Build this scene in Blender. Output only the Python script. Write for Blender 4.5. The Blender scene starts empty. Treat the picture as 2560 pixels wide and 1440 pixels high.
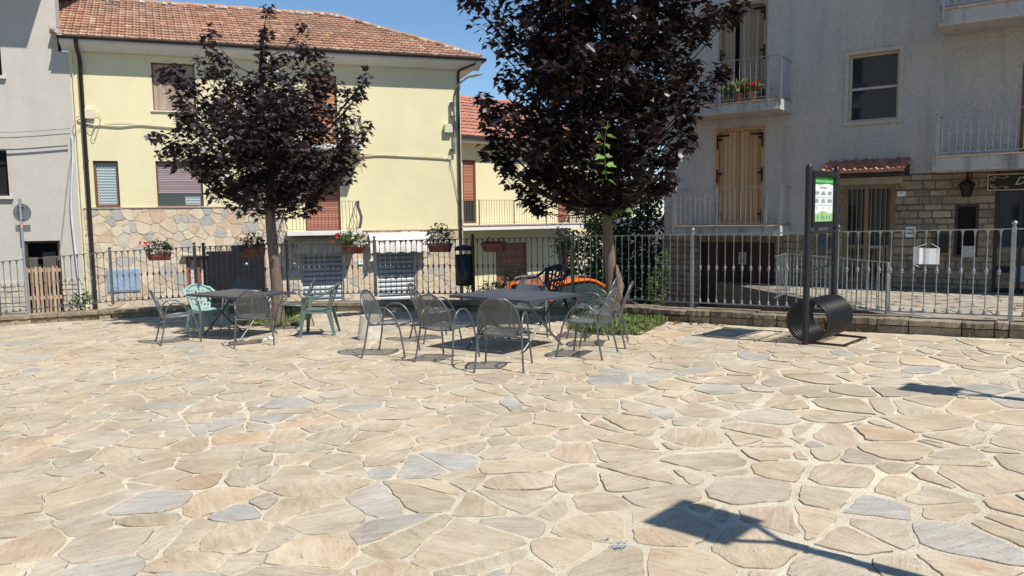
import bpy, math, random
import numpy as np
from mathutils import Vector, Matrix, noise as mnoise
random.seed(7); RNG = np.random.default_rng(11)
S = bpy.context.scene
COL = S.collection
R = math.radians

# ------------------------------------------------------------------ camera
F = 1900.0; PITCH = R(5.3); ROLL = 0.0134; CH = 1.715
cam_d = bpy.data.cameras.new('camera'); cam = bpy.data.objects.new('camera', cam_d); COL.objects.link(cam)
S.camera = cam
cam_d.sensor_width = 36; cam_d.lens = 36 * F / 2560; cam_d.clip_end = 3000; cam_d.clip_start = 0.05
fwd = np.array([0, math.cos(PITCH), -math.sin(PITCH)]); r0 = np.array([1., 0, 0]); u0 = np.cross(r0, fwd)
c_, s_ = math.cos(ROLL), math.sin(ROLL)
rr = c_ * r0 - s_ * u0; uu = s_ * r0 + c_ * u0      # image x / y axes in the world
M = Matrix(((rr[0], uu[0], -fwd[0]), (rr[1], uu[1], -fwd[1]), (rr[2], uu[2], -fwd[2])))
cam.matrix_world = Matrix.Translation((0, 0, CH)) @ M.to_4x4()

# ------------------------------------------------------------------ light
SUN_AZ = np.array([.722, -.692]); SUN_EL = R(55.0)
w = bpy.data.worlds.new('World'); S.world = w; w.use_nodes = True
nt = w.node_tree; bgn = nt.nodes['Background']
sky = nt.nodes.new('ShaderNodeTexSky'); sky.sky_type = 'NISHITA'; sky.sun_disc = False
sky.sun_elevation = SUN_EL; sky.sun_rotation = math.atan2(SUN_AZ[0], SUN_AZ[1])
sky.altitude = 300; sky.air_density = 1.0; sky.dust_density = 0.0; sky.ozone_density = 4.0
skm = nt.nodes.new('ShaderNodeMix'); skm.data_type = 'RGBA'; skm.blend_type = 'MULTIPLY'; skm.inputs[0].default_value = 1
nt.links.new(sky.outputs[0], skm.inputs[6]); skm.inputs[7].default_value = (.90, 1.0, 1.03, 1)      # a slightly deeper summer blue
nt.links.new(skm.outputs[2], bgn.inputs[0]); bgn.inputs[1].default_value = 0.12
sd = bpy.data.lights.new('sun', 'SUN'); sun = bpy.data.objects.new('sun', sd); COL.objects.link(sun)
sd.energy = 5.0; sd.angle = R(0.53); sd.color = (1, .955, .88)
sv = Vector((SUN_AZ[0] * math.cos(SUN_EL), SUN_AZ[1] * math.cos(SUN_EL), math.sin(SUN_EL)))
sun.rotation_euler = sv.to_track_quat('Z', 'Y').to_euler()
S.view_settings.view_transform = 'Standard'; S.view_settings.look = 'None'
S.view_settings.exposure = 0.16; S.view_settings.gamma = 1
S.render.resolution_x = 1024; S.render.resolution_y = 576
S.render.engine = 'CYCLES'

# ------------------------------------------------------------------ pixel -> place (the photograph is 2560 x 1440)
def ray(px, py):
    a = (px - 1280) / F; b = -(py - 720) / F
    return fwd + a * rr + b * uu
def G(x, y): return .03 * x - .007 * y                 # the plaza falls gently to the left
def gnd(px, py, dz=0.0):
    d = ray(px, py); t = (CH - dz) / (.03 * d[0] - .007 * d[1] - d[2])
    return np.array([0, 0, CH]) + t * d
def dep(px, py, Y):
    d = ray(px, py); return np.array([0, 0, CH]) + d * (Y / d[1])
class Fr:
    'a vertical facade: x along it, y into it, z up'
    def __init__(s, x, y, z, ang):
        s.o = np.array([x, y, z], float); s.a = R(ang)
        s.ex = np.array([math.cos(s.a), math.sin(s.a), 0]); s.ey = np.array([-math.sin(s.a), math.cos(s.a), 0])
    def at(s, px, py, off=0.0):
        d = ray(px, py); C = np.array([0, 0, CH]); q = s.o + s.ey * off
        t = ((q - C) @ s.ey) / (d @ s.ey); p = C + t * d - s.o
        return p @ s.ex, p[2]
    def X(s, px, py, off=0.0): return s.at(px, py, off)[0]
    def Z(s, px, py, off=0.0): return s.at(px, py, off)[1]
    def rect(s, x0, y0, x1, y1, off=0.0):
        my = (y0 + y1) / 2; mx = (x0 + x1) / 2
        return s.X(x0, my, off), s.X(x1, my, off), s.Z(mx, y1, off), s.Z(mx, y0, off)
    def w(s, x, y, z): return s.o + s.ex * x + s.ey * y + np.array([0, 0, z])

# ------------------------------------------------------------------ materials
def nd(nt, t, **k):
    n = nt.nodes.new(t)
    for a, b in k.items(): setattr(n, a, b)
    return n
def ramp(nt, fac, stops, interp='LINEAR'):
    n = nt.nodes.new('ShaderNodeValToRGB'); n.color_ramp.interpolation = interp
    e = n.color_ramp.elements
    while len(e) < len(stops): e.new(.5)
    for i, (p, c) in enumerate(stops):
        e[i].position = p; e[i].color = (*c, 1) if len(c) == 3 else c
    nt.links.new(fac, n.inputs[0]); return n.outputs[0]
def noise(nt, vec, scale, detail=4, rough=.55, out=0):
    n = nd(nt, 'ShaderNodeTexNoise'); n.inputs['Scale'].default_value = scale
    n.inputs['Detail'].default_value = detail; n.inputs['Roughness'].default_value = rough
    if vec is not None: nt.links.new(vec, n.inputs['Vector'])
    return n.outputs[out]
def mapv(nt, vec, scale=(1, 1, 1), rot=(0, 0, 0)):
    n = nd(nt, 'ShaderNodeMapping'); n.inputs['Scale'].default_value = scale; n.inputs['Rotation'].default_value = rot
    nt.links.new(vec, n.inputs[0]); return n.outputs[0]
def mix(nt, fac, a, b, mode='MIX'):
    n = nd(nt, 'ShaderNodeMix', data_type='RGBA', blend_type=mode)
    for sock, v in ((n.inputs[0], fac), (n.inputs[6], a), (n.inputs[7], b)):
        if hasattr(v, 'is_linked') or hasattr(v, 'links'): nt.links.new(v, sock)
        else: sock.default_value = v if not isinstance(v, tuple) else ((*v, 1) if len(v) == 3 else v)
    return n.outputs[2]
def mth(nt, op, a, b=0.0, c=None):
    n = nd(nt, 'ShaderNodeMath', operation=op)
    for i, v in enumerate((a, b) if c is None else (a, b, c)):
        if hasattr(v, 'links'): nt.links.new(v, n.inputs[i])
        else: n.inputs[i].default_value = v
    return n.outputs[0]
def attr(nt, name):
    n = nd(nt, 'ShaderNodeAttribute', attribute_name=name); return n.outputs['Fac']
def objc(nt): return nd(nt, 'ShaderNodeTexCoord').outputs['Object']
def bump(nt, b, h, dist, strength=1.0):
    n = nd(nt, 'ShaderNodeBump'); n.inputs['Distance'].default_value = dist; n.inputs['Strength'].default_value = strength
    nt.links.new(h, n.inputs['Height']); nt.links.new(n.outputs[0], b.inputs['Normal']); return n
def base(name, rough=.8, metal=0.0, spec=.3):
    m = bpy.data.materials.new(name); m.use_nodes = True
    b = m.node_tree.nodes['Principled BSDF']
    b.inputs['Roughness'].default_value = rough; b.inputs['Metallic'].default_value = metal
    b.inputs['Specular IOR Level'].default_value = spec
    return m, m.node_tree, b
MATS = {}
def mat(name, col, rough=.8, metal=0.0, spec=.3, var=.18, scale=3.0, bmp=0.0, bscale=40.0, rnd=0.0, tint=None, stretch=(1, 1, 1)):
    'paint / plaster / metal with blotches, optional fine relief, optional per-face variation'
    if name in MATS: return MATS[name]
    m, nt, b = base(name, rough, metal, spec)
    v = mapv(nt, objc(nt), stretch)
    n = noise(nt, v, scale, 6, .6)
    lo = tuple(c * (1 - var) for c in col); hi = tuple(min(1, c * (1 + var)) for c in col)
    if tint: lo = tint
    c = ramp(nt, n, [(.3, lo), (.7, hi)])
    n2 = noise(nt, v, scale * 9, 3, .6)
    c = mix(nt, .12, c, ramp(nt, n2, [(.35, (0, 0, 0)), (.65, (1, 1, 1))]), 'OVERLAY')
    if rnd:
        k = mth(nt, 'MULTIPLY_ADD', attr(nt, 'rnd'), rnd, 1 - rnd / 2)
        c = mix(nt, 1.0, c, mixrgb_gray(nt, k), 'MULTIPLY')
    nt.links.new(c, b.inputs['Base Color'])
    if bmp: bump(nt, b, noise(nt, v, bscale, 5, .65), bmp)
    MATS[name] = m; return m
def mixrgb_gray(nt, k):
    n = nd(nt, 'ShaderNodeCombineColor')
    for i in range(3): nt.links.new(k, n.inputs[i])
    return n.outputs[0]

def mat_stone(name, stops, streak=.5, bmp=.01, rough=.85, scale=3.0, dirt=None):
    'stones: colour by per-stone random value, streaks and grain over it'
    m, nt, b = base(name, rough, 0, .25)
    o = objc(nt); r = attr(nt, 'rnd')
    off = nd(nt, 'ShaderNodeVectorMath', operation='MULTIPLY_ADD')
    cx = nd(nt, 'ShaderNodeCombineXYZ'); nt.links.new(r, cx.inputs[0]); nt.links.new(r, cx.inputs[1]); nt.links.new(r, cx.inputs[2])
    nt.links.new(cx.outputs[0], off.inputs[0]); off.inputs[1].default_value = (91, 53, 37); nt.links.new(o, off.inputs[2])
    rot = nd(nt, 'ShaderNodeVectorRotate', rotation_type='Z_AXIS'); nt.links.new(off.outputs[0], rot.inputs[0])
    nt.links.new(mth(nt, 'MULTIPLY', r, 17.0), rot.inputs['Angle'])
    v = rot.outputs[0]
    c = ramp(nt, r, stops)
    big = noise(nt, v, scale * .7, 3, .6)
    c = mix(nt, .38, c, ramp(nt, big, [(.33, (.25, .22, .2)), (.7, (.82, .76, .66))]), 'SOFT_LIGHT')
    st = noise(nt, mapv(nt, v, (1.2, 7, 3)), scale, 7, .7)
    c = mix(nt, streak, c, ramp(nt, st, [(.34, (.2, .18, .17)), (.5, (.5, .5, .5)), (.72, (.78, .74, .7))]), 'SOFT_LIGHT')
    blot = noise(nt, v, scale * 1.6, 4, .6)
    c = mix(nt, ramp(nt, blot, [(.58, (0, 0, 0)), (.75, (.35, .35, .35))]), c, (.50, .27, .15))
    g = noise(nt, o, 60, 3, .7)
    c = mix(nt, .3, c, ramp(nt, g, [(.3, (.2, .2, .2)), (.7, (.8, .8, .8))]), 'SOFT_LIGHT')
    if dirt:
        pit = noise(nt, mapv(nt, v, (5, 17, 5)), 3.2, 3, .55)
        c = mix(nt, ramp(nt, pit, [(.64, (0, 0, 0)), (.70, (.6, .6, .6))]), c, (.20, .15, .10))
        wear = noise(nt, o, 1.7, 5, .65); c = mix(nt, .85, c, ramp(nt, wear, [(.36, (.36, .35, .33)), (.64, (.62, .61, .60))]), 'SOFT_LIGHT')
        d = noise(nt, o, .45, 4, .6)
        c = mix(nt, ramp(nt, d, [(.45, (0, 0, 0)), (.75, (.45, .45, .45))]), c, dirt)
    nt.links.new(c, b.inputs['Base Color'])
    bump(nt, b, mth(nt, 'ADD', st, mth(nt, 'MULTIPLY', g, .3)), bmp)
    return m

def mat_glass(name, tint=(.03, .035, .04), rough=.03):
    m, nt, b = base(name, rough, 0, .9); b.inputs['Base Color'].default_value = (*tint, 1)
    n = noise(nt, objc(nt), 1.3, 2); bump(nt, b, n, .004, .4); return m
def mat_leaf(name, lo, hi, trans, rough=.42, spec=.5, tw=.22):
    m, nt, b = base(name, rough, 0, spec)
    r = attr(nt, 'rnd'); c = ramp(nt, r, [(0, lo), (.8, hi), (1, tuple(min(1, x * 1.5) for x in hi))])
    g = noise(nt, objc(nt), 30, 2)
    c = mix(nt, .3, c, ramp(nt, g, [(.3, (.2, .2, .2)), (.7, (.8, .8, .8))]), 'SOFT_LIGHT')
    nt.links.new(c, b.inputs['Base Color'])
    t = nd(nt, 'ShaderNodeBsdfTranslucent'); t.inputs[0].default_value = (*trans, 1)
    ms = nd(nt, 'ShaderNodeMixShader'); ms.inputs[0].default_value = tw
    nt.links.new(b.outputs[0], ms.inputs[1]); nt.links.new(t.outputs[0], ms.inputs[2])
    nt.links.new(ms.outputs[0], nt.nodes['Material Output'].inputs[0]); return m
def mat_slat(name, c0, c1, pitch, axis=2, rough=.6, depth=.01, gap=.12):
    'rolled shutter / boards: grooves every pitch metres'
    m, nt, b = base(name, rough, 0, .3); o = objc(nt)
    sp = nd(nt, 'ShaderNodeSeparateXYZ'); nt.links.new(o, sp.inputs[0])
    f = mth(nt, 'FRACT', mth(nt, 'DIVIDE', sp.outputs[axis], pitch))
    h = mth(nt, 'PINGPONG', f, .5)
    idx = mth(nt, 'FLOOR', mth(nt, 'DIVIDE', sp.outputs[axis], pitch))
    wn = nd(nt, 'ShaderNodeTexWhiteNoise', noise_dimensions='1D'); nt.links.new(idx, wn.inputs['W'])
    st = (2, 2, 14) if axis == 2 else (14, 14, 1.5)
    g = noise(nt, mapv(nt, o, st), 4, 5, .6)
    c = mix(nt, g, c0, c1)
    c = mix(nt, .35, c, mixrgb_gray(nt, wn.outputs[0]), 'SOFT_LIGHT')
    c = mix(nt, ramp(nt, h, [(gap * .4, (.85, .85, .85)), (gap, (0, 0, 0))]), c, tuple(x * .25 for x in c0))
    nt.links.new(c, b.inputs['Base Color'])
    bump(nt, b, ramp(nt, h, [(0, (0, 0, 0)), (gap * 1.6, (1, 1, 1))]), depth); return m
def mat_plaster(name, col, grain=25, bmp=.004, stain=(.3, .3, .28), amt=.35, spots=0.0, blotch=.8):
    m, nt, b = base(name, .93, 0, .15); o = objc(nt)
    n = noise(nt, o, blotch, 6, .62)
    c = mix(nt, n, tuple(x * .86 for x in col), tuple(min(1, x * 1.12) for x in col))
    v = noise(nt, mapv(nt, o, (3.2, 3.2, .35)), 1.0, 5, .6)
    c = mix(nt, ramp(nt, v, [(.5, (0, 0, 0)), (.8, (amt, amt, amt))]), c, stain)
    f = noise(nt, o, grain, 4, .7)
    c = mix(nt, .3, c, ramp(nt, f, [(.35, (.3, .3, .3)), (.65, (.7, .7, .7))]), 'SOFT_LIGHT')
    if spots:
        sp = noise(nt, mapv(nt, o, (1, 1, 2.2)), 22, 2, .5)
        c = mix(nt, ramp(nt, sp, [(.6, (0, 0, 0)), (.68, (spots, spots, spots))]), c, tuple(x * .35 for x in col))
    nt.links.new(c, b.inputs['Base Color']); bump(nt, b, f, bmp); return m
def mat_mesh(name, col, pitch, ax, open_=.5):
    'perforated sheet: tiny real openings in the metal'
    m, nt, b = base(name, .42, .25, .5); b.inputs['Base Color'].default_value = (*col, 1)
    o = objc(nt); sp = nd(nt, 'ShaderNodeSeparateXYZ'); nt.links.new(o, sp.inputs[0])
    a = mth(nt, 'PINGPONG', mth(nt, 'DIVIDE', mth(nt, 'ADD', sp.outputs[ax[0]], sp.outputs[ax[1]]), pitch), .5)
    c = mth(nt, 'PINGPONG', mth(nt, 'DIVIDE', mth(nt, 'SUBTRACT', sp.outputs[ax[0]], sp.outputs[ax[1]]), pitch), .5)
    k = mth(nt, 'MINIMUM', a, c)
    hole = mth(nt, 'GREATER_THAN', k, (1 - math.sqrt(open_)) * .5)
    tr = nd(nt, 'ShaderNodeBsdfTransparent'); ms = nd(nt, 'ShaderNodeMixShader')
    nt.links.new(hole, ms.inputs[0]); nt.links.new(b.outputs[0], ms.inputs[1]); nt.links.new(tr.outputs[0], ms.inputs[2])
    nt.links.new(ms.outputs[0], nt.nodes['Material Output'].inputs[0]); return m

# ------------------------------------------------------------------ mesh builder
class MB:
    def __init__(s): s.v = []; s.f = []; s.mi = []; s.r = []; s.sm = []
    def add(s, vs, fs, mi=0, r=None, sm=False):
        k = len(s.v); s.v.extend([tuple(map(float, p)) for p in vs]); r = random.random() if r is None else r
        for f in fs: s.f.append([i + k for i in f]); s.mi.append(mi); s.r.append(r); s.sm.append(sm)
        return s
    def box(s, x0, x1, y0, y1, z0, z1, mi=0, r=None):
        vs = [(x, y, z) for z in (z0, z1) for y in (y0, y1) for x in (x0, x1)]
        return s.add(vs, [(0, 2, 3, 1), (4, 5, 7, 6), (0, 1, 5, 4), (1, 3, 7, 5), (3, 2, 6, 7), (2, 0, 4, 6)], mi, r)
    def bev(s, x0, x1, y0, y1, z0, z1, b=.01, mi=0, r=None):
        'box with chamfered vertical and top edges'
        def ring(i, z): return [(x0 + i + b, y0 + i, z), (x1 - i - b, y0 + i, z), (x1 - i, y0 + i + b, z), (x1 - i, y1 - i - b, z), (x1 - i - b, y1 - i, z), (x0 + i + b, y1 - i, z), (x0 + i, y1 - i - b, z), (x0 + i, y0 + i + b, z)]
        rs = [ring(0, z0), ring(0, z1 - b), ring(b * .7, z1)]
        vs = sum(rs, []); fs = [tuple(range(7, -1, -1)), tuple(range(16, 24))]
        for j in range(2):
            for i in range(8): a = j * 8 + i; c = j * 8 + (i + 1) % 8; fs.append((a, c, c + 8, a + 8))
        return s.add(vs, fs, mi, r)
    def beam(s, p, q, w, h, mi=0, r=None, up=(0, 0, 1)):
        p = Vector(p); q = Vector(q); d = (q - p).normalized(); u = Vector(up)
        if abs(d.dot(u)) > .98: u = Vector((0, 1, 0))
        x = d.cross(u).normalized(); y = x.cross(d).normalized()
        vs = []
        for c in (p, q):
            for a, b in ((-1, -1), (1, -1), (1, 1), (-1, 1)): vs.append(c + x * a * w / 2 + y * b * h / 2)
        return s.add(vs, [(3, 2, 1, 0), (4, 5, 6, 7), (0, 1, 5, 4), (1, 2, 6, 5), (2, 3, 7, 6), (3, 0, 4, 7)], mi, r)
    def tube(s, pts, rad, n=8, closed=False, mi=0, r=None, cap=True):
        P = [Vector(p) for p in pts]; m = len(P); R_ = rad if hasattr(rad, '__len__') else [rad] * m
        T = []
        for i in range(m):
            a = P[(i - 1) % m] if (closed or i > 0) else P[i]; b = P[(i + 1) % m] if (closed or i < m - 1) else P[i]
            T.append((b - a).normalized() if (b - a).length > 1e-9 else Vector((0, 0, 1)))
        u = T[0].orthogonal().normalized(); vs = []
        for i in range(m):
            u = (u - T[i] * u.dot(T[i]));
            u = u.normalized() if u.length > 1e-6 else T[i].orthogonal().normalized()
            w_ = T[i].cross(u)
            for k in range(n):
                a = 2 * math.pi * k / n; vs.append(P[i] + (u * math.cos(a) + w_ * math.sin(a)) * R_[i])
        fs = []
        for i in range(m if closed else m - 1):
            for k in range(n):
                a = i * n + k; b = i * n + (k + 1) % n; c = ((i + 1) % m) * n + (k + 1) % n; d = ((i + 1) % m) * n + k
                fs.append((a, b, c, d))
        s.add(vs, fs, mi, r, True)
        if cap and not closed: s.add(vs[:n], [tuple(range(n - 1, -1, -1))], mi, r); s.add(vs[-n:], [tuple(range(n))], mi, r)
        return s
    def lathe(s, prof, c=(0, 0, 0), n=16, mi=0, r=None, sm=True, sx=1, sy=1):
        vs = []; m = len(prof)
        for (q, z) in prof:
            for k in range(n):
                a = 2 * math.pi * k / n; vs.append((c[0] + q * sx * math.cos(a), c[1] + q * sy * math.sin(a), c[2] + z))
        fs = []
        for i in range(m - 1):
            for k in range(n): fs.append((i * n + k, i * n + (k + 1) % n, (i + 1) * n + (k + 1) % n, (i + 1) * n + k))
        s.add(vs, fs, mi, r, sm)
        if prof[0][0] > 1e-4: s.add(vs[:n], [tuple(range(n - 1, -1, -1))], mi, r)
        if prof[-1][0] > 1e-4: s.add(vs[-n:], [tuple(range(n))], mi, r)
        return s
    def prism(s, poly, a, b, axis='z', mi=0, r=None):
        'polygon extruded between a and b; axis y: poly is (x,z)'
        def P(p, t): return (p[0], p[1], t) if axis == 'z' else ((p[0], t, p[1]) if axis == 'y' else (t, p[0], p[1]))
        n = len(poly); vs = [P(p, a) for p in poly] + [P(p, b) for p in poly]
        fs = [tuple(range(n - 1, -1, -1)), tuple(range(n, 2 * n))] + [(i, (i + 1) % n, n + (i + 1) % n, n + i) for i in range(n)]
        return s.add(vs, fs, mi, r)
    def build(s, name, mats, parent=None, local=True):
        me = bpy.data.meshes.new(name); me.from_pydata(s.v, [], s.f)
        for m in (mats if isinstance(mats, (list, tuple)) else [mats]): me.materials.append(m)
        n = len(me.polygons)
        me.polygons.foreach_set('material_index', s.mi[:n]); me.polygons.foreach_set('use_smooth', s.sm[:n])
        at = me.attributes.new('rnd', 'FLOAT', 'FACE'); at.data.foreach_set('value', s.r[:n])
        me.update(); o = bpy.data.objects.new(name, me); COL.objects.link(o)
        if parent is not None: o.parent = parent
        return o
def thing(name, label, cat, loc=(0, 0, 0), rot=0.0, group=None):
    o = bpy.data.objects.new(name, None); COL.objects.link(o); o.empty_display_size = .1
    o.location = tuple(map(float, loc)); o.rotation_euler = (0, 0, rot); return tag(o, label, cat, group)
def tag(o, label, cat, group=None, kind=None):
    if label: o['label'] = label
    if cat: o['category'] = cat
    if group: o['group'] = group
    if kind: o['kind'] = kind
    return o
def struct(o, kind='structure'): o['kind'] = kind; return o
KIDS = {}
def kids(o): return [c for c in bpy.data.objects if c.parent == o]
def copy_tree(o, parent=None):
    c = o.copy(); COL.objects.link(c); c.parent = parent
    for ch in kids(o): copy_tree(ch, c)
    return c
def dup(root, label, loc, rot, group=None):
    c = copy_tree(root); c.location = tuple(map(float, loc)); c.rotation_euler = (0, 0, rot); c['label'] = label
    if group: c['group'] = group
    return c
def face(dx, dy): return math.atan2(-dx, dy)
def arc(cx, cz, r, a0, a1, n, f):
    return [f(cx + r * math.cos(a0 + (a1 - a0) * i / n), cz + r * math.sin(a0 + (a1 - a0) * i / n)) for i in range(n + 1)]
def spiral(c, r0_, turns, ex, ez, n=18, sgn=1):
    out = []
    for i in range(n + 1):
        t = i / n; r_ = r0_ * (1 - t * .85); a = sgn * 2 * math.pi * turns * t
        out.append(Vector(c) + Vector(ex) * r_ * math.cos(a) + Vector(ez) * r_ * math.sin(a))
    return out
def smooth_path(P, n=6):
    P = [Vector(p) for p in P]; out = []
    for i in range(len(P) - 1):
        p0 = P[max(i - 1, 0)]; p1 = P[i]; p2 = P[i + 1]; p3 = P[min(i + 2, len(P) - 1)]
        for k in range(n):
            t = k / n
            out.append(.5 * ((2 * p1) + (p2 - p0) * t + (2 * p0 - 5 * p1 + 4 * p2 - p3) * t * t + (3 * p1 - p0 - 3 * p2 + p3) * t ** 3))
    out.append(P[-1]); return out
def text_mesh(name, body, size, mat_, parent, loc, rot, shear=0, align='CENTER', ext=.002):
    cu = bpy.data.curves.new(name, 'FONT'); cu.body = body; cu.size = size; cu.shear = shear
    cu.align_x = align; cu.align_y = 'CENTER'; cu.extrude = ext; cu.resolution_u = 3
    t = bpy.data.objects.new(name + '_tmp', cu); COL.objects.link(t)
    bpy.context.view_layer.update()
    me = bpy.data.meshes.new_from_object(t.evaluated_get(bpy.context.evaluated_depsgraph_get()))
    bpy.data.objects.remove(t); me.materials.clear(); me.materials.append(mat_); me.name = name
    o = bpy.data.objects.new(name, me); COL.objects.link(o); o.parent = parent; o.location = loc; o.rotation_euler = rot
    return o

# ---- convex cells (crazy paving)
def clip(poly, a, b, c):
    'keep a*x+b*y<=c'
    out = []; n = len(poly)
    for i in range(n):
        p = poly[i]; q = poly[(i + 1) % n]; dp = a * p[0] + b * p[1] - c; dq = a * q[0] + b * q[1] - c
        if dp <= 0: out.append(p)
        if (dp < 0 < dq) or (dq < 0 < dp):
            t = dp / (dp - dq); out.append((p[0] + (q[0] - p[0]) * t, p[1] + (q[1] - p[1]) * t))
    return out
def cells(x0, x1, y0, y1, size, gapf, seed=1, aniso=.5, jit=1.0):
    'irregular convex stones filling a rectangle'
    rg = np.random.default_rng(seed); nx = int((x1 - x0) / size) + 3; ny = int((y1 - y0) / size) + 3
    P = []
    for j in range(-1, ny):
        for i in range(-1, nx):
            P.append((x0 + (i + .5 * (j % 2) + rg.uniform(-.42, .42) * jit) * size, y0 + (j + rg.uniform(-.42, .42) * jit) * size))
    P = np.array(P); Wt = (rg.uniform(-1, 1, len(P)) * size * size * .38)
    keep = rg.random(len(P)) > .12; P = P[keep]; Wt = Wt[keep]
    grid = {}
    for i, p in enumerate(P): grid.setdefault((int(p[0] // (size * 1.5)), int(p[1] // (size * 1.5))), []).append(i)
    out = []
    for i, p in enumerate(P):
        gx, gy = int(p[0] // (size * 1.5)), int(p[1] // (size * 1.5))
        nb = [k for a in (-2, -1, 0, 1, 2) for b in (-2, -1, 0, 1, 2) for k in grid.get((gx + a, gy + b), []) if k != i]
        poly = [(p[0] - size * 2, p[1] - size * 2), (p[0] + size * 2, p[1] - size * 2), (p[0] + size * 2, p[1] + size * 2), (p[0] - size * 2, p[1] + size * 2)]
        g = gapf(p[0], p[1])
        for k in nb:
            d = P[k] - p; L2 = d @ d
            if L2 > (size * 3.2) ** 2: continue
            L = math.sqrt(L2); off = .5 * (L + (Wt[i] - Wt[k]) / L)       # power diagram
            gg = g * (.35 + 1.3 * ((i * 7919 + k * 7919 + i * k) % 97) / 97)
            n0, n1 = d / L; poly = clip(poly, n0, n1, n0 * p[0] + n1 * p[1] + off - gg / 2)
            if len(poly) < 3: break
        if len(poly) >= 3: out.append(poly)
    return out
def roughen(poly, step, amp, corner=.18, seed=0.0):
    n = len(poly); cut = []
    for i in range(n):
        p = np.array(poly[i]); q = np.array(poly[(i + 1) % n]); L = np.linalg.norm(q - p)
        if L < 1e-4: continue
        c = min(corner, .32); a = p + (q - p) * c; b = q - (q - p) * c; cut += [a, b]
    out = []; n = len(cut)
    for i in range(n):
        p = cut[i]; q = cut[(i + 1) % n]; L = np.linalg.norm(q - p); k = max(1, int(L / step))
        for j in range(k):
            t = p + (q - p) * j / k
            nv = mnoise.noise_vector(Vector((t[0] * 9, t[1] * 9, seed))) * amp + mnoise.noise_vector(Vector((t[0] * 30, t[1] * 30, seed))) * amp * .45
            out.append((t[0] + nv.x, t[1] + nv.y))
    return out

def grid_rects(x0, x1, z0, z1, holes):
    'the rectangle minus its holes, as rectangles'
    xs = sorted({x0, x1, *[min(max(v, x0), x1) for h in holes for v in h[:2]]})
    zs = sorted({z0, z1, *[min(max(v, z0), z1) for h in holes for v in h[2:4]]})
    out = []
    for j in range(len(zs) - 1):
        run = None
        for i in range(len(xs) - 1):
            cx = (xs[i] + xs[i + 1]) / 2; cz = (zs[j] + zs[j + 1]) / 2
            inside = any(h[0] < cx < h[1] and h[2] < cz < h[3] for h in holes)
            if inside:
                if run: out.append(run); run = None
            else: run = [run[0], xs[i + 1], zs[j], zs[j + 1]] if run else [xs[i], xs[i + 1], zs[j], zs[j + 1]]
        if run: out.append(run)
    return out
def wall(mb, x0, x1, z0, z1, holes, y=0.0, dpt=.16, thick=.3, mi=0):
    for a, b, c, d in grid_rects(x0, x1, z0, z1, holes):
        mb.add([(a, y, c), (b, y, c), (b, y, d), (a, y, d)], [(0, 1, 2, 3)], mi, .5)
    for a, b, c, d in [h[:4] for h in holes]:
        a, b, c, d = max(a, x0), min(b, x1), max(c, z0), min(d, z1)
        if b <= a or d <= c: continue
        Y = y + dpt
        mb.add([(a, y, c), (a, Y, c), (a, Y, d), (a, y, d)], [(0, 1, 2, 3)], mi, .5)
        mb.add([(b, y, c), (b, Y, c), (b, Y, d), (b, y, d)], [(3, 2, 1, 0)], mi, .5)
        mb.add([(a, y, d), (b, y, d), (b, Y, d), (a, Y, d)], [(3, 2, 1, 0)], mi, .5)
        mb.add([(a, y, c), (b, y, c), (b, Y, c), (a, Y, c)], [(0, 1, 2, 3)], mi, .5)
    return mb
def frame_mb(x0, x1, z0, z1, t, y0, y1, mid=None, midh=None, mi=0):
    m = MB(); m.box(x0, x0 + t, y0, y1, z0, z1, mi, .5); m.box(x1 - t, x1, y0, y1, z0, z1, mi, .5)
    m.box(x0 + t, x1 - t, y0 + .002, y1 - .002, z0, z0 + t, mi, .5); m.box(x0 + t, x1 - t, y0 + .002, y1 - .002, z1 - t, z1, mi, .5)
    for q in (mid or []): m.box(q - t / 2, q + t / 2, y0 + .004, y1 - .004, z0 + t, z1 - t, mi, .5)
    for q in (midh or []): m.box(x0 + t, x1 - t, y0 + .006, y1 - .006, q - t / 2, q + t / 2, mi, .5)
    return m
def crazy_cladding(x0, x1, z0, z1, holes, size, gap, y, th, seed):
    m = MB(); cs = cells(x0 - .3, x1 + .3, z0 - .3, z1 + .3, size, lambda a, b: gap, seed)
    rects = grid_rects(x0, x1, z0, z1, holes)
    for i, c in enumerate(cs):
        r = random.random()
        for a, b, e, d in rects:
            p = clip(clip(clip(clip(c, -1, 0, -a), 1, 0, b), 0, -1, -e), 0, 1, d)
            if len(p) < 3: continue
            ar = abs(sum(p[k][0] * p[(k + 1) % len(p)][1] - p[(k + 1) % len(p)][0] * p[k][1] for k in range(len(p)))) / 2
            if ar < .004: continue
            q = roughen(p, .09, .008, .12, seed) if ar > .02 else p
            q = [(min(max(u[0], a), b), min(max(u[1], e), d)) for u in q]
            n = len(q); t = th * random.uniform(.7, 1.2)
            vs = [(u[0], y, u[1]) for u in q] + [(u[0], y - t, u[1]) for u in q]
            m.add(vs, [tuple(range(n, 2 * n))] + [(k, (k + 1) % n, n + (k + 1) % n, n + k) for k in range(n)], 0, r)
    return m
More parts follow.
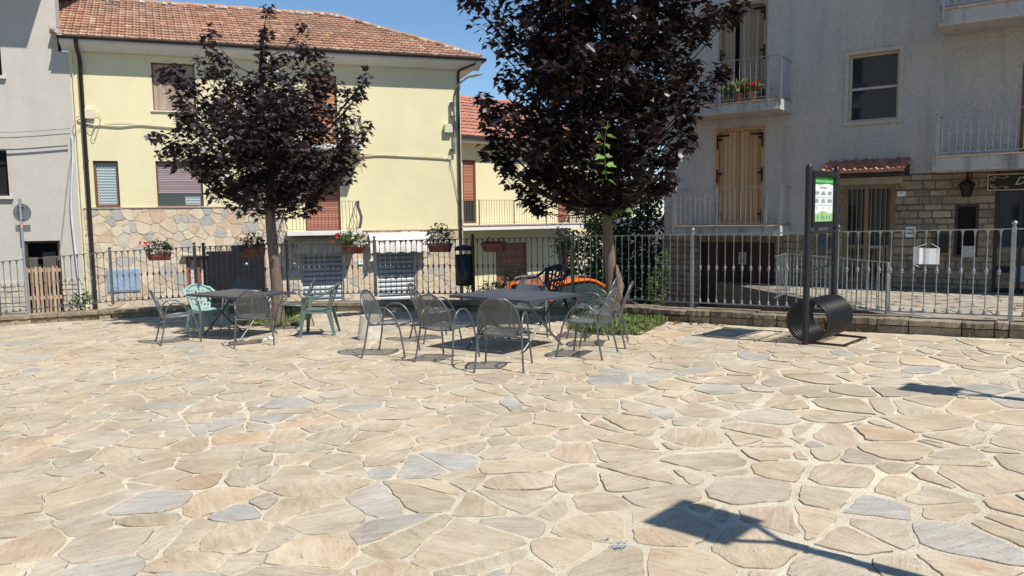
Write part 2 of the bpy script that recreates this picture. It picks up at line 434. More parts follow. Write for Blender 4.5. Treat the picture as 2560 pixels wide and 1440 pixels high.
def ashlar(x0, x1, z0, z1, holes, rowh, wid, y, th, seed, gap=.018):
    rg = random.Random(seed); m = MB(); z = z0
    rects = grid_rects(x0, x1, z0, z1, holes)
    while z < z1:
        h = rg.uniform(*rowh); x = x0 - rg.uniform(0, .3)
        while x < x1:
            wd = rg.uniform(*wid); r = rg.random(); hh = h * rg.uniform(.86, 1)
            for a, b, c, d in rects:
                X0 = max(x + gap / 2, a); X1 = min(x + wd - gap / 2, b); Z0 = max(z + gap / 2, c); Z1 = min(z + hh - gap / 2, d)
                if X1 - X0 < .03 or Z1 - Z0 < .02: continue
                p = [(X0, Z0), (X1, Z0), (X1, Z1), (X0, Z1)]; p = roughen(p, .08, .009, .1, seed)
                n = len(p); t = th * rg.uniform(.5, 1.3)
                vs = [(u[0], y, u[1]) for u in p] + [(u[0], y - t, u[1]) for u in p]
                m.add(vs, [tuple(range(n, 2 * n))] + [(k, (k + 1) % n, n + (k + 1) % n, n + k) for k in range(n)], 0, r)
            x += wd
        z += h
    return m
def balcony_rail(x0, x1, yf, yb, z0, z1, posts, pitch, rb=.008, rp=.02, drop=.22, sides=(1, 1), belly=0.0):
    'returns (rails mesh, bars mesh)'
    a = MB(); b = MB()
    def run(p, q):
        p = np.array(p, float); q = np.array(q, float); L = np.linalg.norm(q - p); n = max(2, int(round(L / pitch)))
        a.beam((*p, z1), (*q, z1), .035, .012, 0, .5); a.beam((*p, z0 + .05), (*q, z0 + .05), .025, .012, 0, .5)
        nrm = np.array([(q - p)[1], -(q - p)[0]]) / L
        for i in range(1, n):
            t = p + (q - p) * i / n
            if belly:
                pts = [(*(t + nrm * belly * k), z0 + .05 + (z1 - z0 - .05) * s) for s, k in ((0, .25), (.2, .75), (.42, 1), (.62, .55), (.8, 0), (1, 0))]
                b.tube(pts, rb, 5)
            else: b.tube([(*t, z0 + .05), (*t, z1)], rb, 5)
    run((x0, yf), (x1, yf))
    if sides[0]: run((x0, yb), (x0, yf))
    if sides[1]: run((x1, yf), (x1, yb))
    for x in posts: a.beam((x, yf - .012, z0 - drop), (x, yf - .012, z1), rp * 2, rp * .9, 0, .5, up=(0, 1, 0))
    return a, b
def mesh_tiles(x_of, slope_len, row, colw, P, uvw, rg, wave=.035, lift=.045, lim=None):
    'clay tile courses; P(u,t,h) -> local point; lim(t)->(u0,u1)'
    m = MB(); nrow = int(slope_len / row) + 1
    for j in range(nrow):
        t0 = j * row; t1 = min(t0 + row * 1.12, slope_len)
        u0, u1 = lim(min(t0 + row * .5, slope_len)); ncol = int((u1 - u0) / colw)
        dx = (j % 2) * colw * .5
        for i in range(-1, ncol + 1):
            a = max(u0, u0 + i * colw + dx); b = min(u1, a + colw)
            if b - a < colw * .3: continue
            r = rg.random(); jz = rg.uniform(-.006, .012); jt = rg.uniform(-.012, .012); flat = rg.random() < .045
            vs = []; n = 4
            for k in range(n + 1):
                u = a + (b - a) * k / n; wv = 0 if flat else wave * abs(math.sin(math.pi * ((k / n) * 2))) * (1 if k < n / 2 else .35)
                vs.append(P(u, t0 + jt, lift + wv + jz)); vs.append(P(u, t1 + jt, .008 + wv * .8))
                vs.append(P(u, t0 + jt, 0.0))
            fs = []
            for k in range(n):
                q = k * 3; fs.append((q, q + 3, q + 4, q + 1)); fs.append((q + 2, q + 5, q + 3, q))
            m.add(vs, fs, 0, r)
    return m

# ------------------------------------------------------------------ shared materials
PAVE = mat_stone('paving_stone', [(0, (.44, .385, .295)), (.12, (.52, .435, .32)), (.26, (.47, .415, .33)), (.4, (.545, .455, .335)), (.52, (.48, .415, .32)), (.64, (.52, .425, .31)), (.74, (.475, .42, .345)), (.84, (.53, .43, .325)), (.9, (.445, .42, .365)), (.955, (.40, .395, .365)), (.965, (.50, .375, .27)), (.975, (.56, .44, .30)), (1, (.58, .49, .36))], .5, .010, .88, 3.0, (.33, .28, .20))
CLAD = mat_stone('cladding_stone', [(0, (.66, .56, .42)), (.2, (.72, .61, .46)), (.38, (.64, .50, .37)), (.5, (.74, .63, .48)), (.64, (.52, .49, .43)), (.78, (.43, .43, .41)), (.86, (.68, .57, .43)), (.95, (.58, .42, .29)), (1, (.68, .59, .46))], .5, .010, .85, 3)
MASON = mat_stone('masonry_stone', [(0, (.25, .21, .155)), (.25, (.32, .265, .185)), (.5, (.21, .19, .155)), (.75, (.35, .30, .22)), (.92, (.33, .245, .16)), (1, (.42, .38, .30))], .6, .015, .9, 5)
PALEST = mat_stone('pale_base_stone', [(0, (.52, .47, .38)), (.5, (.60, .54, .43)), (1, (.47, .44, .38))], .6, .012, .9, 5)
KERB = mat_stone('kerb_stone', [(0, (.26, .22, .165)), (.35, (.36, .305, .225)), (.6, (.23, .2, .155)), (.85, (.43, .37, .28)), (1, (.31, .25, .18))], .8, .03, .92, 6, (.12, .10, .08))
TILE = mat_stone('roof_tile_clay', [(0, (.33, .20, .145)), (.3, (.44, .26, .185)), (.6, (.38, .235, .17)), (.85, (.48, .29, .21)), (.97, (.50, .38, .29)), (1, (.58, .32, .15))], .55, .01, .88, 4, (.24, .20, .165))
TILER = mat_stone('roof_tile_red', [(0, (.42, .19, .14)), (.5, (.49, .24, .175)), (1, (.38, .19, .145))], .3, .006, .8, 4)
MORTAR = mat('sandy_mortar', (.74, .66, .52), .95, 0, .1, .22, 1.6, .012, 55)
def mortar_fix():
    nt = MORTAR.node_tree; b = nt.nodes['Principled BSDF']; o = objc(nt)
    src = b.inputs['Base Color'].links[0].from_socket
    g = noise(nt, o, 130, 3, .75); src = mix(nt, .65, src, ramp(nt, g, [(.38, (.12, .1, .08)), (.6, (.75, .72, .66))]), 'SOFT_LIGHT')
    d = noise(nt, o, 3.2, 5, .7); src = mix(nt, ramp(nt, d, [(.42, (0, 0, 0)), (.62, (.7, .7, .7))]), src, (.42, .35, .255)); d2 = noise(nt, o, .5, 3, .6); src = mix(nt, ramp(nt, d2, [(.4, (.55, .55, .55)), (.62, (0, 0, 0))]), src, (.56, .485, .37))
    nt.links.new(src, b.inputs['Base Color'])
mortar_fix()
YEL = mat_plaster('yellow_plaster', (.80, .715, .445), 30, .003, (.66, .60, .38), .25)
YEL2 = mat_plaster('yellow_plaster_far', (.78, .70, .445), 30, .003, (.62, .58, .36), .25)
GREYP = mat_plaster('beige_plaster', (.55, .51, .44), 18, .006, (.42, .40, .36), .35, 0, 1.6)
ROUGHC = mat_plaster('rough_grey_render', (.62, .58, .505), 11, .09, (.34, .325, .30), .6, .5, .6)
CONC = mat_plaster('stained_concrete', (.50, .48, .44), 20, .012, (.10, .10, .095), .95, .35, 2.5)
WHITEP = mat('white_plaster', (.78, .76, .71), .85, 0, .2, .06, 2)
IRON = mat('grey_painted_iron', (.16, .165, .165), .45, .45, .5, .25, 9, .002, 60)
GALV = mat('galvanised_steel', (.33, .35, .36), .42, .6, .5, .2, 12, .001, 60)
DARKM = mat('dark_brown_metal', (.045, .035, .035), .5, .2, .4, .2, 4)
BLACKM = mat('black_painted_metal', (.022, .021, .023), .36, .2, .5, .2, 6)
CHAIRM = mat('anthracite_tube', (.135, .145, .148), .34, .45, .5, .15, 12)
GLASS = mat_glass('window_glass')
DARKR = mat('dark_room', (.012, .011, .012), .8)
SLAB = mat('pale_sill_stone', (.62, .58, .50), .7, 0, .3, .1, 5)

# ------------------------------------------------------------------ the ground
FP = [(-560, 812, 700), (-250, 800, 677), (0, 790, 655), (283, 772, 629), (493, 762, 617), (722, 755, 609), (940, 752, 602), (1183, 751, 597), (1432, 757, 591), (1730, 772, 586), (2088, 788, 579.5), (2525, 803, 572.5), (2960, 818, 564)]
FX = []
for px, yb, yt in FP:
    p = gnd(px, yb, .2); z = dep(px, yt, p[1])[2]; FX.append((p[0], p[1], z))     # rail-top height at each post
KTOP = lambda x, y: G(x, y) + .2
# kerb line runs just inside the fence
def offset_line(P, d):
    out = []
    for i in range(len(P)):
        a = np.array(P[max(i - 1, 0)][:2]); b = np.array(P[min(i + 1, len(P) - 1)][:2]); t = (b - a) / np.linalg.norm(b - a)
        n = np.array([t[1], -t[0]]); out.append(np.array(P[i][:2]) + n * d)
    return out
KF = offset_line(FX, .14)      # front edge of the kerb
KB = offset_line(FX, -.22)
def line_y(L, x):
    for a, b in zip(L[:-1], L[1:]):
        if a[0] <= x <= b[0]: return a[1] + (b[1] - a[1]) * (x - a[0]) / (b[0] - a[0])
    return L[0][1] if x < L[0][0] else L[-1][1]

street = MB(); street.add([(-400, -400, -1.38), (400, -400, -1.38), (400, 900, -1.38), (-400, 900, -1.38)], [(0, 1, 2, 3)])
struct(street.build('street', mat('asphalt', (.09, .088, .085), .9, 0, .2, .2, 2, .006, 60)))
PZ = MB(); xs = np.linspace(KF[0][0], KF[-1][0], 140); rows = 60
def plaza_z(x, y): return G(x, y) - .007 + .005 * mnoise.noise(Vector((x * 1.3, y * 1.3, 0)))
vs = []; fs = []
for x in xs:
    yt_ = line_y(KF, x) + .02
    for j in range(rows + 1):
        y = -9 + (yt_ + 9) * (j / rows); vs.append((x, y, plaza_z(x, y)))
for i in range(len(xs) - 1):
    for j in range(rows): a = i * (rows + 1) + j; fs.append((a, a + rows + 1, a + rows + 2, a + 1))
PZ.add(vs, fs, 1, .5, True)
def gapf(x, y):
    g = .024 + .030 * mnoise.noise(Vector((x * .35, y * .35, 3))) + (.012 if x > 1 and y < 8 else 0)
    return max(.008, g + (.012 if x > .8 and y < 7.5 else 0))
n_st = 0
JD = mat('joint_dirt', (.27, .225, .165), .95, 0, .1, .4, 9)
def split_cells(cs, p, gap, seed):
    rg = random.Random(seed); out = []
    for c in cs:
        ar = abs(sum(c[k][0] * c[(k + 1) % len(c)][1] - c[(k + 1) % len(c)][0] * c[k][1] for k in range(len(c)))) / 2
        if rg.random() < p + (ar > .2) * .5:
            a = rg.uniform(0, math.pi); n = (math.cos(a), math.sin(a)); cx = sum(q[0] for q in c) / len(c); cy = sum(q[1] for q in c) / len(c); k = n[0] * cx + n[1] * cy + rg.uniform(-.05, .05)
            for sg in (1, -1):
                q = clip(c, sg * n[0], sg * n[1], sg * k - gap / 2)
                if len(q) > 2: out.append(q)
        else: out.append(c)
    return out
for c in split_cells(cells(-12.5, 9.0, -1.0, 17.2, .345, gapf, 5, 1), .14, .025, 3):
    cx = sum(p[0] for p in c) / len(c); cy = sum(p[1] for p in c) / len(c)
    if cy > line_y(KF, cx) - .05 or abs(cx) > .78 * max(cy, 0) + 3.5: continue
    near = cy < 7.5
    # skew the lattice a little so stones look laid by hand
    q = roughen(c, .04 if near else .09, .017, random.uniform(.08, .26), 1.0)
    q = [(a, min(b, line_y(KF, a) - .01)) for a, b in q]
    zt = random.uniform(-.003, .004); n = len(q); sx = random.uniform(-.006, .006); sy = random.uniform(-.006, .006)
    def zz(p): return G(*p) + zt + sx * (p[0] - cx) + sy * (p[1] - cy)
    ins = [(p[0] + (cx - p[0]) * .0045 / (math.hypot(cx - p[0], cy - p[1]) + 1e-6), p[1] + (cy - p[1]) * .0045 / (math.hypot(cx - p[0], cy - p[1]) + 1e-6)) for p in q]
    vs = [(p[0], p[1], G(*p) - .03) for p in q] + [(p[0], p[1], zz(p) - .003) for p in q] + [(p[0], p[1], zz(p)) for p in ins]
    rr_ = random.random(); b0 = len(PZ.v); PZ.add(vs, [tuple(range(2 * n, 3 * n))], 0, rr_)
    for k in range(n):
        k2 = (k + 1) % n; dk = mnoise.noise(Vector((q[k][0] * 4, q[k][1] * 4, 7))) > (.0 if cx > 1.5 else .14)
        PZ.f += [[b0 + k, b0 + k2, b0 + n + k2, b0 + n + k], [b0 + n + k, b0 + n + k2, b0 + 2 * n + k2, b0 + 2 * n + k]]; PZ.mi += [2 if dk else 0] * 2; PZ.r += [rr_] * 2; PZ.sm += [False] * 2
    n_st += 1
plaza = struct(PZ.build('plaza', [PAVE, MORTAR, JD]))

# ------------------------------------------------------------------ low stone wall under the fence
kw = thing('low_stone_wall', 'low weathered stone kerb wall carrying the iron fences round the plaza', 'wall', (0, 0, 0))
mc = MB(); mb_ = MB(); mr = MB()
for i in range(len(FX) - 1):
    a = KF[i]; b = KF[i + 1]; a2 = KB[i]; b2 = KB[i + 1]; L = np.linalg.norm(b - a); t = 0
    while t < L:
        wd = random.uniform(.35, .95); t1 = min(t + wd, L); g = .008
        for (lo, hi, m_, ov, thk) in ((.115, .2, mc, .035, .02), (-.06, .107, mb_, 0.0, .012)):
            u0 = (t + g) / L; u1 = (t1 - g) / L; o1 = ov + random.uniform(-thk, thk); o2 = ov + random.uniform(-thk, thk)
            nrm = np.array([(b - a)[1], -(b - a)[0]]) / L
            def pt(u, back, o): q = (a2 + (b2 - a2) * u) if back else (a + (b - a) * u + nrm * o); return q
            dz = random.uniform(-.012, .008)
            nn = 7; top = []; 
            for k in range(nn + 1):
                u = u0 + (u1 - u0) * k / nn; oo = o1 + (o2 - o1) * k / nn + random.uniform(-.009, .009) - (.012 if k in (0, nn) else 0)
                q = pt(u, 0, oo); p2 = pt(u, 1, 0); jz = random.uniform(-.006, .006)
                top += [(q[0], q[1], G(*q) + lo + random.uniform(-.006, .006)), (q[0], q[1], G(*q) + hi + dz + jz - .012), (q[0] - nrm[0] * .02, q[1] - nrm[1] * .02, G(*q) + hi + dz + jz), (p2[0], p2[1], G(*p2) + hi + dz)]
            fs = []
            for k in range(nn):
                e = k * 4; fs += [(e, e + 4, e + 5, e + 1), (e + 1, e + 5, e + 6, e + 2), (e + 2, e + 6, e + 7, e + 3), (e + 4, e, e + 3, e + 7)]
            fs += [(0, 1, 2, 3), (nn * 4 + 3, nn * 4 + 2, nn * 4 + 1, nn * 4)]
            m_.add(top, fs, 0, random.random())
        t = t1
    # core and retaining face down to the street
    c0 = KF[i] * .85 + KB[i] * .15; c1 = KF[i + 1] * .85 + KB[i + 1] * .15
    vs = [(*c0, -1.6), (*c1, -1.6), (*c1, KTOP(*c1) - .03), (*c0, KTOP(*c0) - .03), (*(a2), -1.6), (*(b2), -1.6), (*(b2), KTOP(*b2) - .02), (*(a2), KTOP(*a2) - .02)]
    mr.add(vs, [(0, 1, 2, 3), (5, 4, 7, 6), (3, 2, 6, 7)], 0, .3)
mc.build('cap_stone', KERB, kw); mb_.build('lower_course', KERB, kw); mr.build('wall_core', mat('retaining_core', (.14, .12, .09), .95, 0, .1, .3, 3, .02, 20), kw)

# ------------------------------------------------------------------ iron fences
def fence(name, label, idx, metal, skip=(), group=None, pitch=.128, spans=None):
    o = thing(name, label, 'fence', (0, 0, 0), 0, 'iron fences round the plaza')
    top = MB(); bot = MB()
    protoB = None
    for i, j in zip(idx[:-1], idx[1:]):
        a = np.array(FX[i]); b = np.array(FX[j]); H = 1.15
        top.beam(a, b, .04, .014, 0, .5)
        bot.beam(a - [0, 0, H - .05], b - [0, 0, H - .05], .035, .016, 0, .5)
        L = np.linalg.norm((b - a)[:2]); n = int(round(L / pitch))
        for k in range(1, n):
            p = a + (b - a) * k / n
            if protoB is None:
                m = MB(); h = H - .065; prof_r = .0075
                m.tube([(0, 0, 0), (0, 0, h)], prof_r, 6, cap=False)
                m.lathe([(.008, 0), (.026, .004), (.026, .016), (.017, .03), (.02, .036), (.012, .055), (.008, .06)], n=7)
                m.lathe([(.008, .51), (.021, .522), (.021, .532), (.013, .540), (.026, .552), (.026, .566), (.013, .578), (.018, .585), (.008, .596)], n=7)
                m.lathe([(.008, h - .085), (.012, h - .07), (.014, h - .03), (.030, h - .004), (.030, h)], n=7)
                protoB = m.build('baluster', metal, o); protoB.location = tuple(p - [0, 0, H - .058])
            else:
                c = protoB.copy(); COL.objects.link(c); c.parent = o; c.location = tuple(p - [0, 0, H - .058])
    top.build('top_rail', metal, o); bot.build('bottom_rail', metal, o)
    for i in idx:
        if i in skip: continue
        a = np.array(FX[i]); m = MB(); m.bev(-.026, .026, -.026, .026, -1.17, .03, .004, 0, .5)
        m.lathe([(.012, .03), (.02, .036), (.012, .045), (.03, .062), (.036, .078), (.03, .094), (0.0, .106)], n=12)
        p = m.build('post', metal, o); p.location = tuple(a); 
        e = FX[min(i + 1, len(FX) - 1)]; f = FX[max(i - 1, 0)]; p.rotation_euler = (0, 0, math.atan2(e[1] - f[1], e[0] - f[0]))
    return o
fence('iron_fence', 'grey iron baluster fence at the left of the plaza before the beige house', [0, 1, 2, 3, 4], IRON)
fence('iron_fence', 'dark iron baluster fence behind the tables between both maple trees', [4, 5, 6, 7, 8], IRON, skip=(4,))
fence('iron_fence', 'bright galvanised baluster fence at the right in front of the apartment building', [8, 9, 10, 11, 12], GALV, skip=(8,), pitch=.138)
# a gate-like scroll piece on the middle run

# ------------------------------------------------------------------ yellow house
p0 = dep(200, 560, 23.4)
Y = Fr(p0[0], p0[1], -1.62, 18.3)
yx0 = Y.X(190, 400); yx1 = Y.X(1152, 300); EO = -.54
ze = Y.Z(700, 121, EO)                               # gutter height
zband_l = Y.Z(380, 520); zband_r = Y.Z(1100, 574); xstep = Y.X(716, 590)
yh = thing('yellow_house', 'pale yellow rendered house with red tiled roof and crazy stone base behind the fence', 'house', (*p0[:2], -1.62), Y.a)
WIN = dict(blind=Y.rect(380, 158, 488, 277), door2=Y.rect(768, 188, 843, 366), small=Y.rect(235, 402, 298, 518), roller=Y.rect(391, 403, 507, 516),
           door1=Y.rect(762, 446, 851, 578), gar1=Y.rect(753, 630, 860, 800), gar2=Y.rect(943, 625, 1042, 800), low=Y.rect(468, 640, 530, 790))
holes = list(WIN.values())
m = MB(); wall(m, yx0, yx1, 0, ze + .1, holes, 0, .16)
m.box(yx0, yx1, .45, 8.5, 0, ze + .05, 0, .5)
m.box(yx1 - .01, yx1, 0, .46, 0, ze + .1, 0, .5)
m.build('wall', YEL, yh)
sm_ = MB(); ix = yx1 - .002
h2 = [h for h in holes]
c1 = crazy_cladding(yx0 + .12, xstep, 0, zband_l, h2, .265, .022, 0, .024, 3)
c2 = crazy_cladding(xstep, ix, 0, zband_r, h2, .265, .022, 0, .024, 9)
k = len(c1.v); c1.v += c2.v; c1.f += [[i + k for i in f] for f in c2.f]; c1.mi += c2.mi; c1.r += c2.r; c1.sm += c2.sm
c1.build('stone_base', CLAD, yh)
m = MB()
for a, b, c, d in grid_rects(yx0 + .12, xstep, 0, zband_l, h2) + grid_rects(xstep, ix, 0, zband_r, h2):
    m.box(a, b, -.009, -.002, c, d, 0, .5)
m.box(yx0 + .12, xstep + .03, -.05, -.002, zband_l + .001, zband_l + .035, 0, .5); m.box(xstep, ix + .02, -.05, -.002, zband_r + .001, zband_r + .035, 0, .5)
m.build('base_joints', mat('base_joint_mortar', (.58, .48, .35), .9, 0, .2, .1, 4, .004, 50), yh)
# eaves, gutter, roof
xl = Y.X(140, 82, EO); xr = Y.X(1210, 153, EO)
m = MB()
m.prism([(0.0, ze - .30), (0.0, ze), (EO + .06, ze - .02), (EO + .06, ze - .12), (EO + .14, ze - .15), (-.12, ze - .30)], xl + .04, xr - .06, 'x', 0, .5)
m.prism([(0, ze - .30), (0, ze), (-EO - .06, ze - .02), (-EO - .06, ze - .12)], 0, 8, 'y', 0, .5) if False else None
m.box(yx1, xr - .06, 0.0, 8.5, ze - .16, ze - .03, 0, .5)
m.build('cornice', WHITEP, yh)
m = MB(); gp = [(EO - .10 + .075 * math.cos(a) - 0.0, ze + .03 + .075 * math.sin(a)) for a in np.linspace(math.pi, 2 * math.pi, 8)]
m.prism([(q[0] + .1, q[1]) for q in gp] + [(EO + .06, ze + .03), (EO - .06, ze + .02)], xl, xr + .06, 'x', 0, .5)
m.box(xr - .0, xr + .1, EO, 8.5 - EO, ze - .045, ze + .03, 0, .5)
m.build('gutter', DARKM, yh)
# solve the hip so that the ridge end stands where the photo shows it
best = None
for run in np.arange(2.0, 7.0, .1):
    x_ = xr - run; yy = EO + run
    xx, zz_ = Y.at(833, 44, yy)
    e = abs(xx - x_)
    if best is None or e < best[0]: best = (e, run, (zz_ - ze) / run)
RUN, SL = best[1], best[2]
print('roof', best, 'len', xr - xl)
sl = math.sqrt(1 + SL * SL)
def PT(u, t, h): return (u, EO - .03 + t / sl - h * SL / sl, ze + .03 + t * SL / sl + h / sl)
rg_ = random.Random(4)
rm = mesh_tiles(None, RUN * sl, .34, .205, PT, None, rg_, .032, .05, lambda t: (xl - .45 * t / sl, xr - t / sl))
roof = rm.build('roof', TILE, yh)
m = MB(); top = ze + .03 + RUN * SL; RY = EO + RUN
m.add([(xl, EO, ze), (xr, EO, ze), (xr - RUN, RY, top - .03), (xl - .45 * RUN, RY, top - .03), (xr, RY + RUN, ze), (xl, RY + RUN, ze)], [(0, 1, 2, 3), (1, 4, 2), (3, 2, 4, 5), (0, 3, 5), (0, 5, 4, 1)], 0, .4)
m.build('roof_deck', TILE, yh)
m = MB(); MOS = []
def caps(a, b):
    a = Vector(a); b = Vector(b); L = (b - a).length; n = int(L / .36)
    for i in range(n):
        p = a + (b - a) * (i / n); q = a + (b - a) * ((i + 1.12) / n); dz = rg_.uniform(-.015, .02)
        m.tube([p + Vector((0, 0, dz)), q + Vector((0, 0, dz + .035))], [.10, .085], 8, r=rg_.random())
        for k in range(3):
            if rg_.random() < (.75 if i < 4 else .16):
                c = p.lerp(q, rg_.random()); mo = MB(); MOS.append(mo); mo.lathe([(.02, -.05), (.11, -.03), (.09, .04), (0, .07)], (c.x + rg_.uniform(-.08, .08), c.y - .13 + rg_.uniform(-.04, .02), c.z - .02), 6, sm=False)
caps((xr - .1, EO + .1, ze + .10), (xr - RUN, RY, top + .04)); caps((xr - RUN, RY, top + .04), (xl - 3, RY, top + .04))
m.build('ridge_tiles', TILE, roof); LMT = mat('lime_mortar', (.50, .46, .40), .95, 0, .1, .25, 9, .02, 40)
for mo in MOS: mo.build('mortar_patch', LMT, roof)
m = MB()
for i in range(26):
    t = RUN * sl * i / 26; p = PT(xl - .45 * t / sl + rg_.uniform(0, .06), t, .05); m.box(p[0] - .02, p[0] + rg_.uniform(.10, .2), p[1], p[1] + .17, p[2] - .06, p[2] + rg_.uniform(.03, .08), 0)
m.build('verge_mortar', mat('lime_mortar', (.66, .62, .56)), roof)

# windows and doors of the yellow house
WOODB = mat('brown_window_wood', (.16, .075, .045), .55, 0, .3, .2, 10, stretch=(5, 5, 1))
CURT = mat('blind_cloth', (.42, .33, .26), .9, 0, .1, .15, 6, .01, 18, stretch=(1, 1, 5))
def opening(name, r, frame_m, t=.05, yy=.08, mid=None, midh=None, label=None):
    x0, x1, z0, z1 = r; o = frame_mb(x0 + .002, x1 - .002, z0 + .002, z1 - .002, t, yy, yy + .06, mid, midh).build(name, frame_m, yh)
    if label: o['label'] = label
    return o
def sill(r, par, mt, ext=.06, y0=-.05):
    MB().box(r[0] - ext, r[1] + ext, y0, .1, r[2] - .045, r[2] - .001, 0, .5).build('sill', mt, par)
r = WIN['blind']; o = opening('window', r, WOODB, .03, .10, label='upper window covered by a brown cloth blind')
mm = MB(); n = 14
for i in range(n):
    a = r[0] + .03 + (r[1] - r[0] - .06) * i / n; b = r[0] + .03 + (r[1] - r[0] - .06) * (i + 1) / n
    ya = .125 + .02 * math.sin(i * 1.9); yb_ = .125 + .02 * math.sin((i + 1) * 1.9)
    mm.add([(a, ya, r[2] + .03), (b, yb_, r[2] + .03), (b, yb_, r[3] - .03), (a, ya, r[3] - .03)], [(0, 1, 2, 3)], 0, .5, True)
mm.build('blind', CURT, o); sill(r, o, mat('cream_sill', (.74, .69, .52), .8, 0, .2, .05, 3))
r = WIN['small']; o = opening('window', r, WOODB, .07, .07, label='small window with brown wooden frame and patterned curtain')
# curtain with rows of scallops
def curtain_mat():
    m, nt, b = base('scalloped_curtain', .9, 0, .1); o_ = objc(nt); sp = nd(nt, 'ShaderNodeSeparateXYZ'); nt.links.new(o_, sp.inputs[0])
    x = mth(nt, 'PINGPONG', mth(nt, 'DIVIDE', sp.outputs[0], .09), .5); x2 = mth(nt, 'MULTIPLY', x, x)
    z = mth(nt, 'FRACT', mth(nt, 'ADD', mth(nt, 'DIVIDE', sp.outputs[2], .085), mth(nt, 'MULTIPLY', x2, 1.6)))
    c = ramp(nt, z, [(0, (.10, .15, .17)), (.45, (.20, .27, .28)), (.5, (.60, .66, .64)), (1, (.52, .58, .57))], 'LINEAR'); nt.links.new(c, b.inputs['Base Color']); return m
CURP = curtain_mat()
MB().box(r[0] + .07, r[1] - .07, .12, .13, r[2] + .07, r[3] - .07).build('curtain', CURP, o)
sill(r, o, SLAB)
r = WIN['roller']; o = opening('window', r, WOODB, .045, .07, label='wide window with mauve roller shutter pulled most of the way down')
zz1 = r[2] + (r[3] - r[2]) * .30
MB().box(r[0] + .045, r[1] - .045, .11, .12, zz1, r[3] - .045).build('roller_shutter', mat_slat('mauve_slats', (.33, .25, .26), (.38, .29, .29), .055, 2, .6, .01), o)
MB().box(r[0] + .045, r[1] - .045, .135, .14, r[2] + .045, zz1).build('pane', GLASS, o)
MB().box(r[1] - .55, r[1] - .10, .128, .133, r[2] + .05, r[2] + .30).build('curtain', CURP, o); sill(r, o, SLAB)
SHR = mat_slat('red_brown_slats', (.40, .16, .10), (.48, .20, .13), .06, 2, .6, .012)
SHO = mat_slat('orange_wood_slats', (.62, .30, .15), (.68, .36, .2), .06, 2, .6, .012)
for key, mt_, nm in (('door2', SHO, 'upper balcony door with orange brown shutter behind the foliage'), ('door1', SHR, 'lower balcony door with closed red brown roller shutter')):
    r = WIN[key]; o = opening('balcony_door', r, WOODB, .05, .06, label=nm)
    MB().box(r[0] + .05, r[1] - .05, .10, .115, r[2], r[3] - .05).build('roller_shutter', mt_, o)
STEEL = mat_slat('grey_steel_slats', (.42, .45, .47), (.52, .55, .57), .16, 2, .38, .03, .2)
for key, (ax0, ax1, ay0, ay1) in (('gar1', (735, 862, 604, 628)), ('gar2', (926, 1078, 601, 627))):
    r = WIN[key]; o = opening('shop_shutter', r, SLAB, .05, .05)
    MB().box(r[0] + .05, r[1] - .05, .11, .125, 0, r[3] - .05).build('slats', STEEL, o)
# awnings: folded cloth with scalloped hem
for n_a, (a0, a1, t0, t1) in enumerate(((735, 862, 606, 632), (926, 1078, 601, 628))):
    x0 = Y.X(a0, 615, -.45); x1 = Y.X(a1, 615, -.45); z1 = Y.Z(1000 if n_a else 800, t0, -.45); z0 = Y.Z(1000 if n_a else 800, t1, -.45)
    m = MB(); n = 48; vs = []
    for i in range(n + 1):
        u = i / n; x = x0 + (x1 - x0) * u; wv = .02 * math.sin(u * 40); dr = abs(math.sin(u * math.pi * 5)) * .09
        vs += [(x, -.03, z1 + .26), (x, -.30 + wv * .3, z1 + .14), (x, -.45 + wv, z1 + .0), (x, -.45 + wv * 1.5, z0 + dr * .5 - .06)]
    fs = [(i * 4 + j, i * 4 + 4 + j, i * 4 + 5 + j, i * 4 + 1 + j) for i in range(n) for j in range(3)]
    m.add(vs, fs, 0, .5, True)
    for s_ in (x0 - .0, x1):
        q = []
        for i in range(9): q.append((s_ + .05 * math.sin(i * 2.2), -.40 + .04 * math.sin(i * 3), z1 - i * .085)); q.append((s_ + .10 * (1 if s_ == x0 else -1) + .05 * math.sin(i * 2.7), -.33, z1 - i * .085))
        m.add(q, [(2 * i, 2 * i + 1, 2 * i + 3, 2 * i + 2) for i in range(8)], 0, .5, True)
    m.beam((x0, -.44, z1), (x1, -.44, z1), .04, .04, 0, .5)
    o = m.build('awning', mat('faded_awning_cloth', (.72, .68, .62), .9, 0, .1, .12, 5) if n_a else mat('striped_awning_cloth', (.52, .46, .36), .9, 0, .1, .2, 5), yh)
    o['label'] = 'white scalloped awning over the right shop shutter' if n_a else 'tan scalloped awning over the left shop shutter'
# small window at the foot with slab over it
r = WIN['low']; o = opening('window', r, mat('red_wood', (.27, .10, .06), .6, 0, .3, .2, 8), .12, .05, mid=[(r[0] + r[1]) / 2], label='low window with red frame and lace curtain')
MB().box(r[0] + .12, r[1] - .12, .10, .11, r[2], r[3] - .12).build('curtain', mat('lace_curtain', (.62, .56, .52), .9, 0, .1, .35, 12), o)
MB().box(r[0] - .12, r[1] - .05, -.18, -.025, r[3] + .01, r[3] + .05).build('canopy_slab', mat('grey_slab', (.34, .33, .29), .8), o)
x0, x1, z0, z1 = Y.rect(520, 627, 664, 800, -.08); xm = Y.X(583, 640, -.08)
m = MB(); m.box(x0, xm, -.09, -.03, 0, z1); m.box(xm, x1, -.11, -.03, 0, Y.Z(630, 612, -.08)); m.box(x0, x1, -.13, -.11, .5, .56)
m.build('gate_panel', mat('black_sheet', (.018, .017, .02), .5, .2, .4, .2, 2), yh)
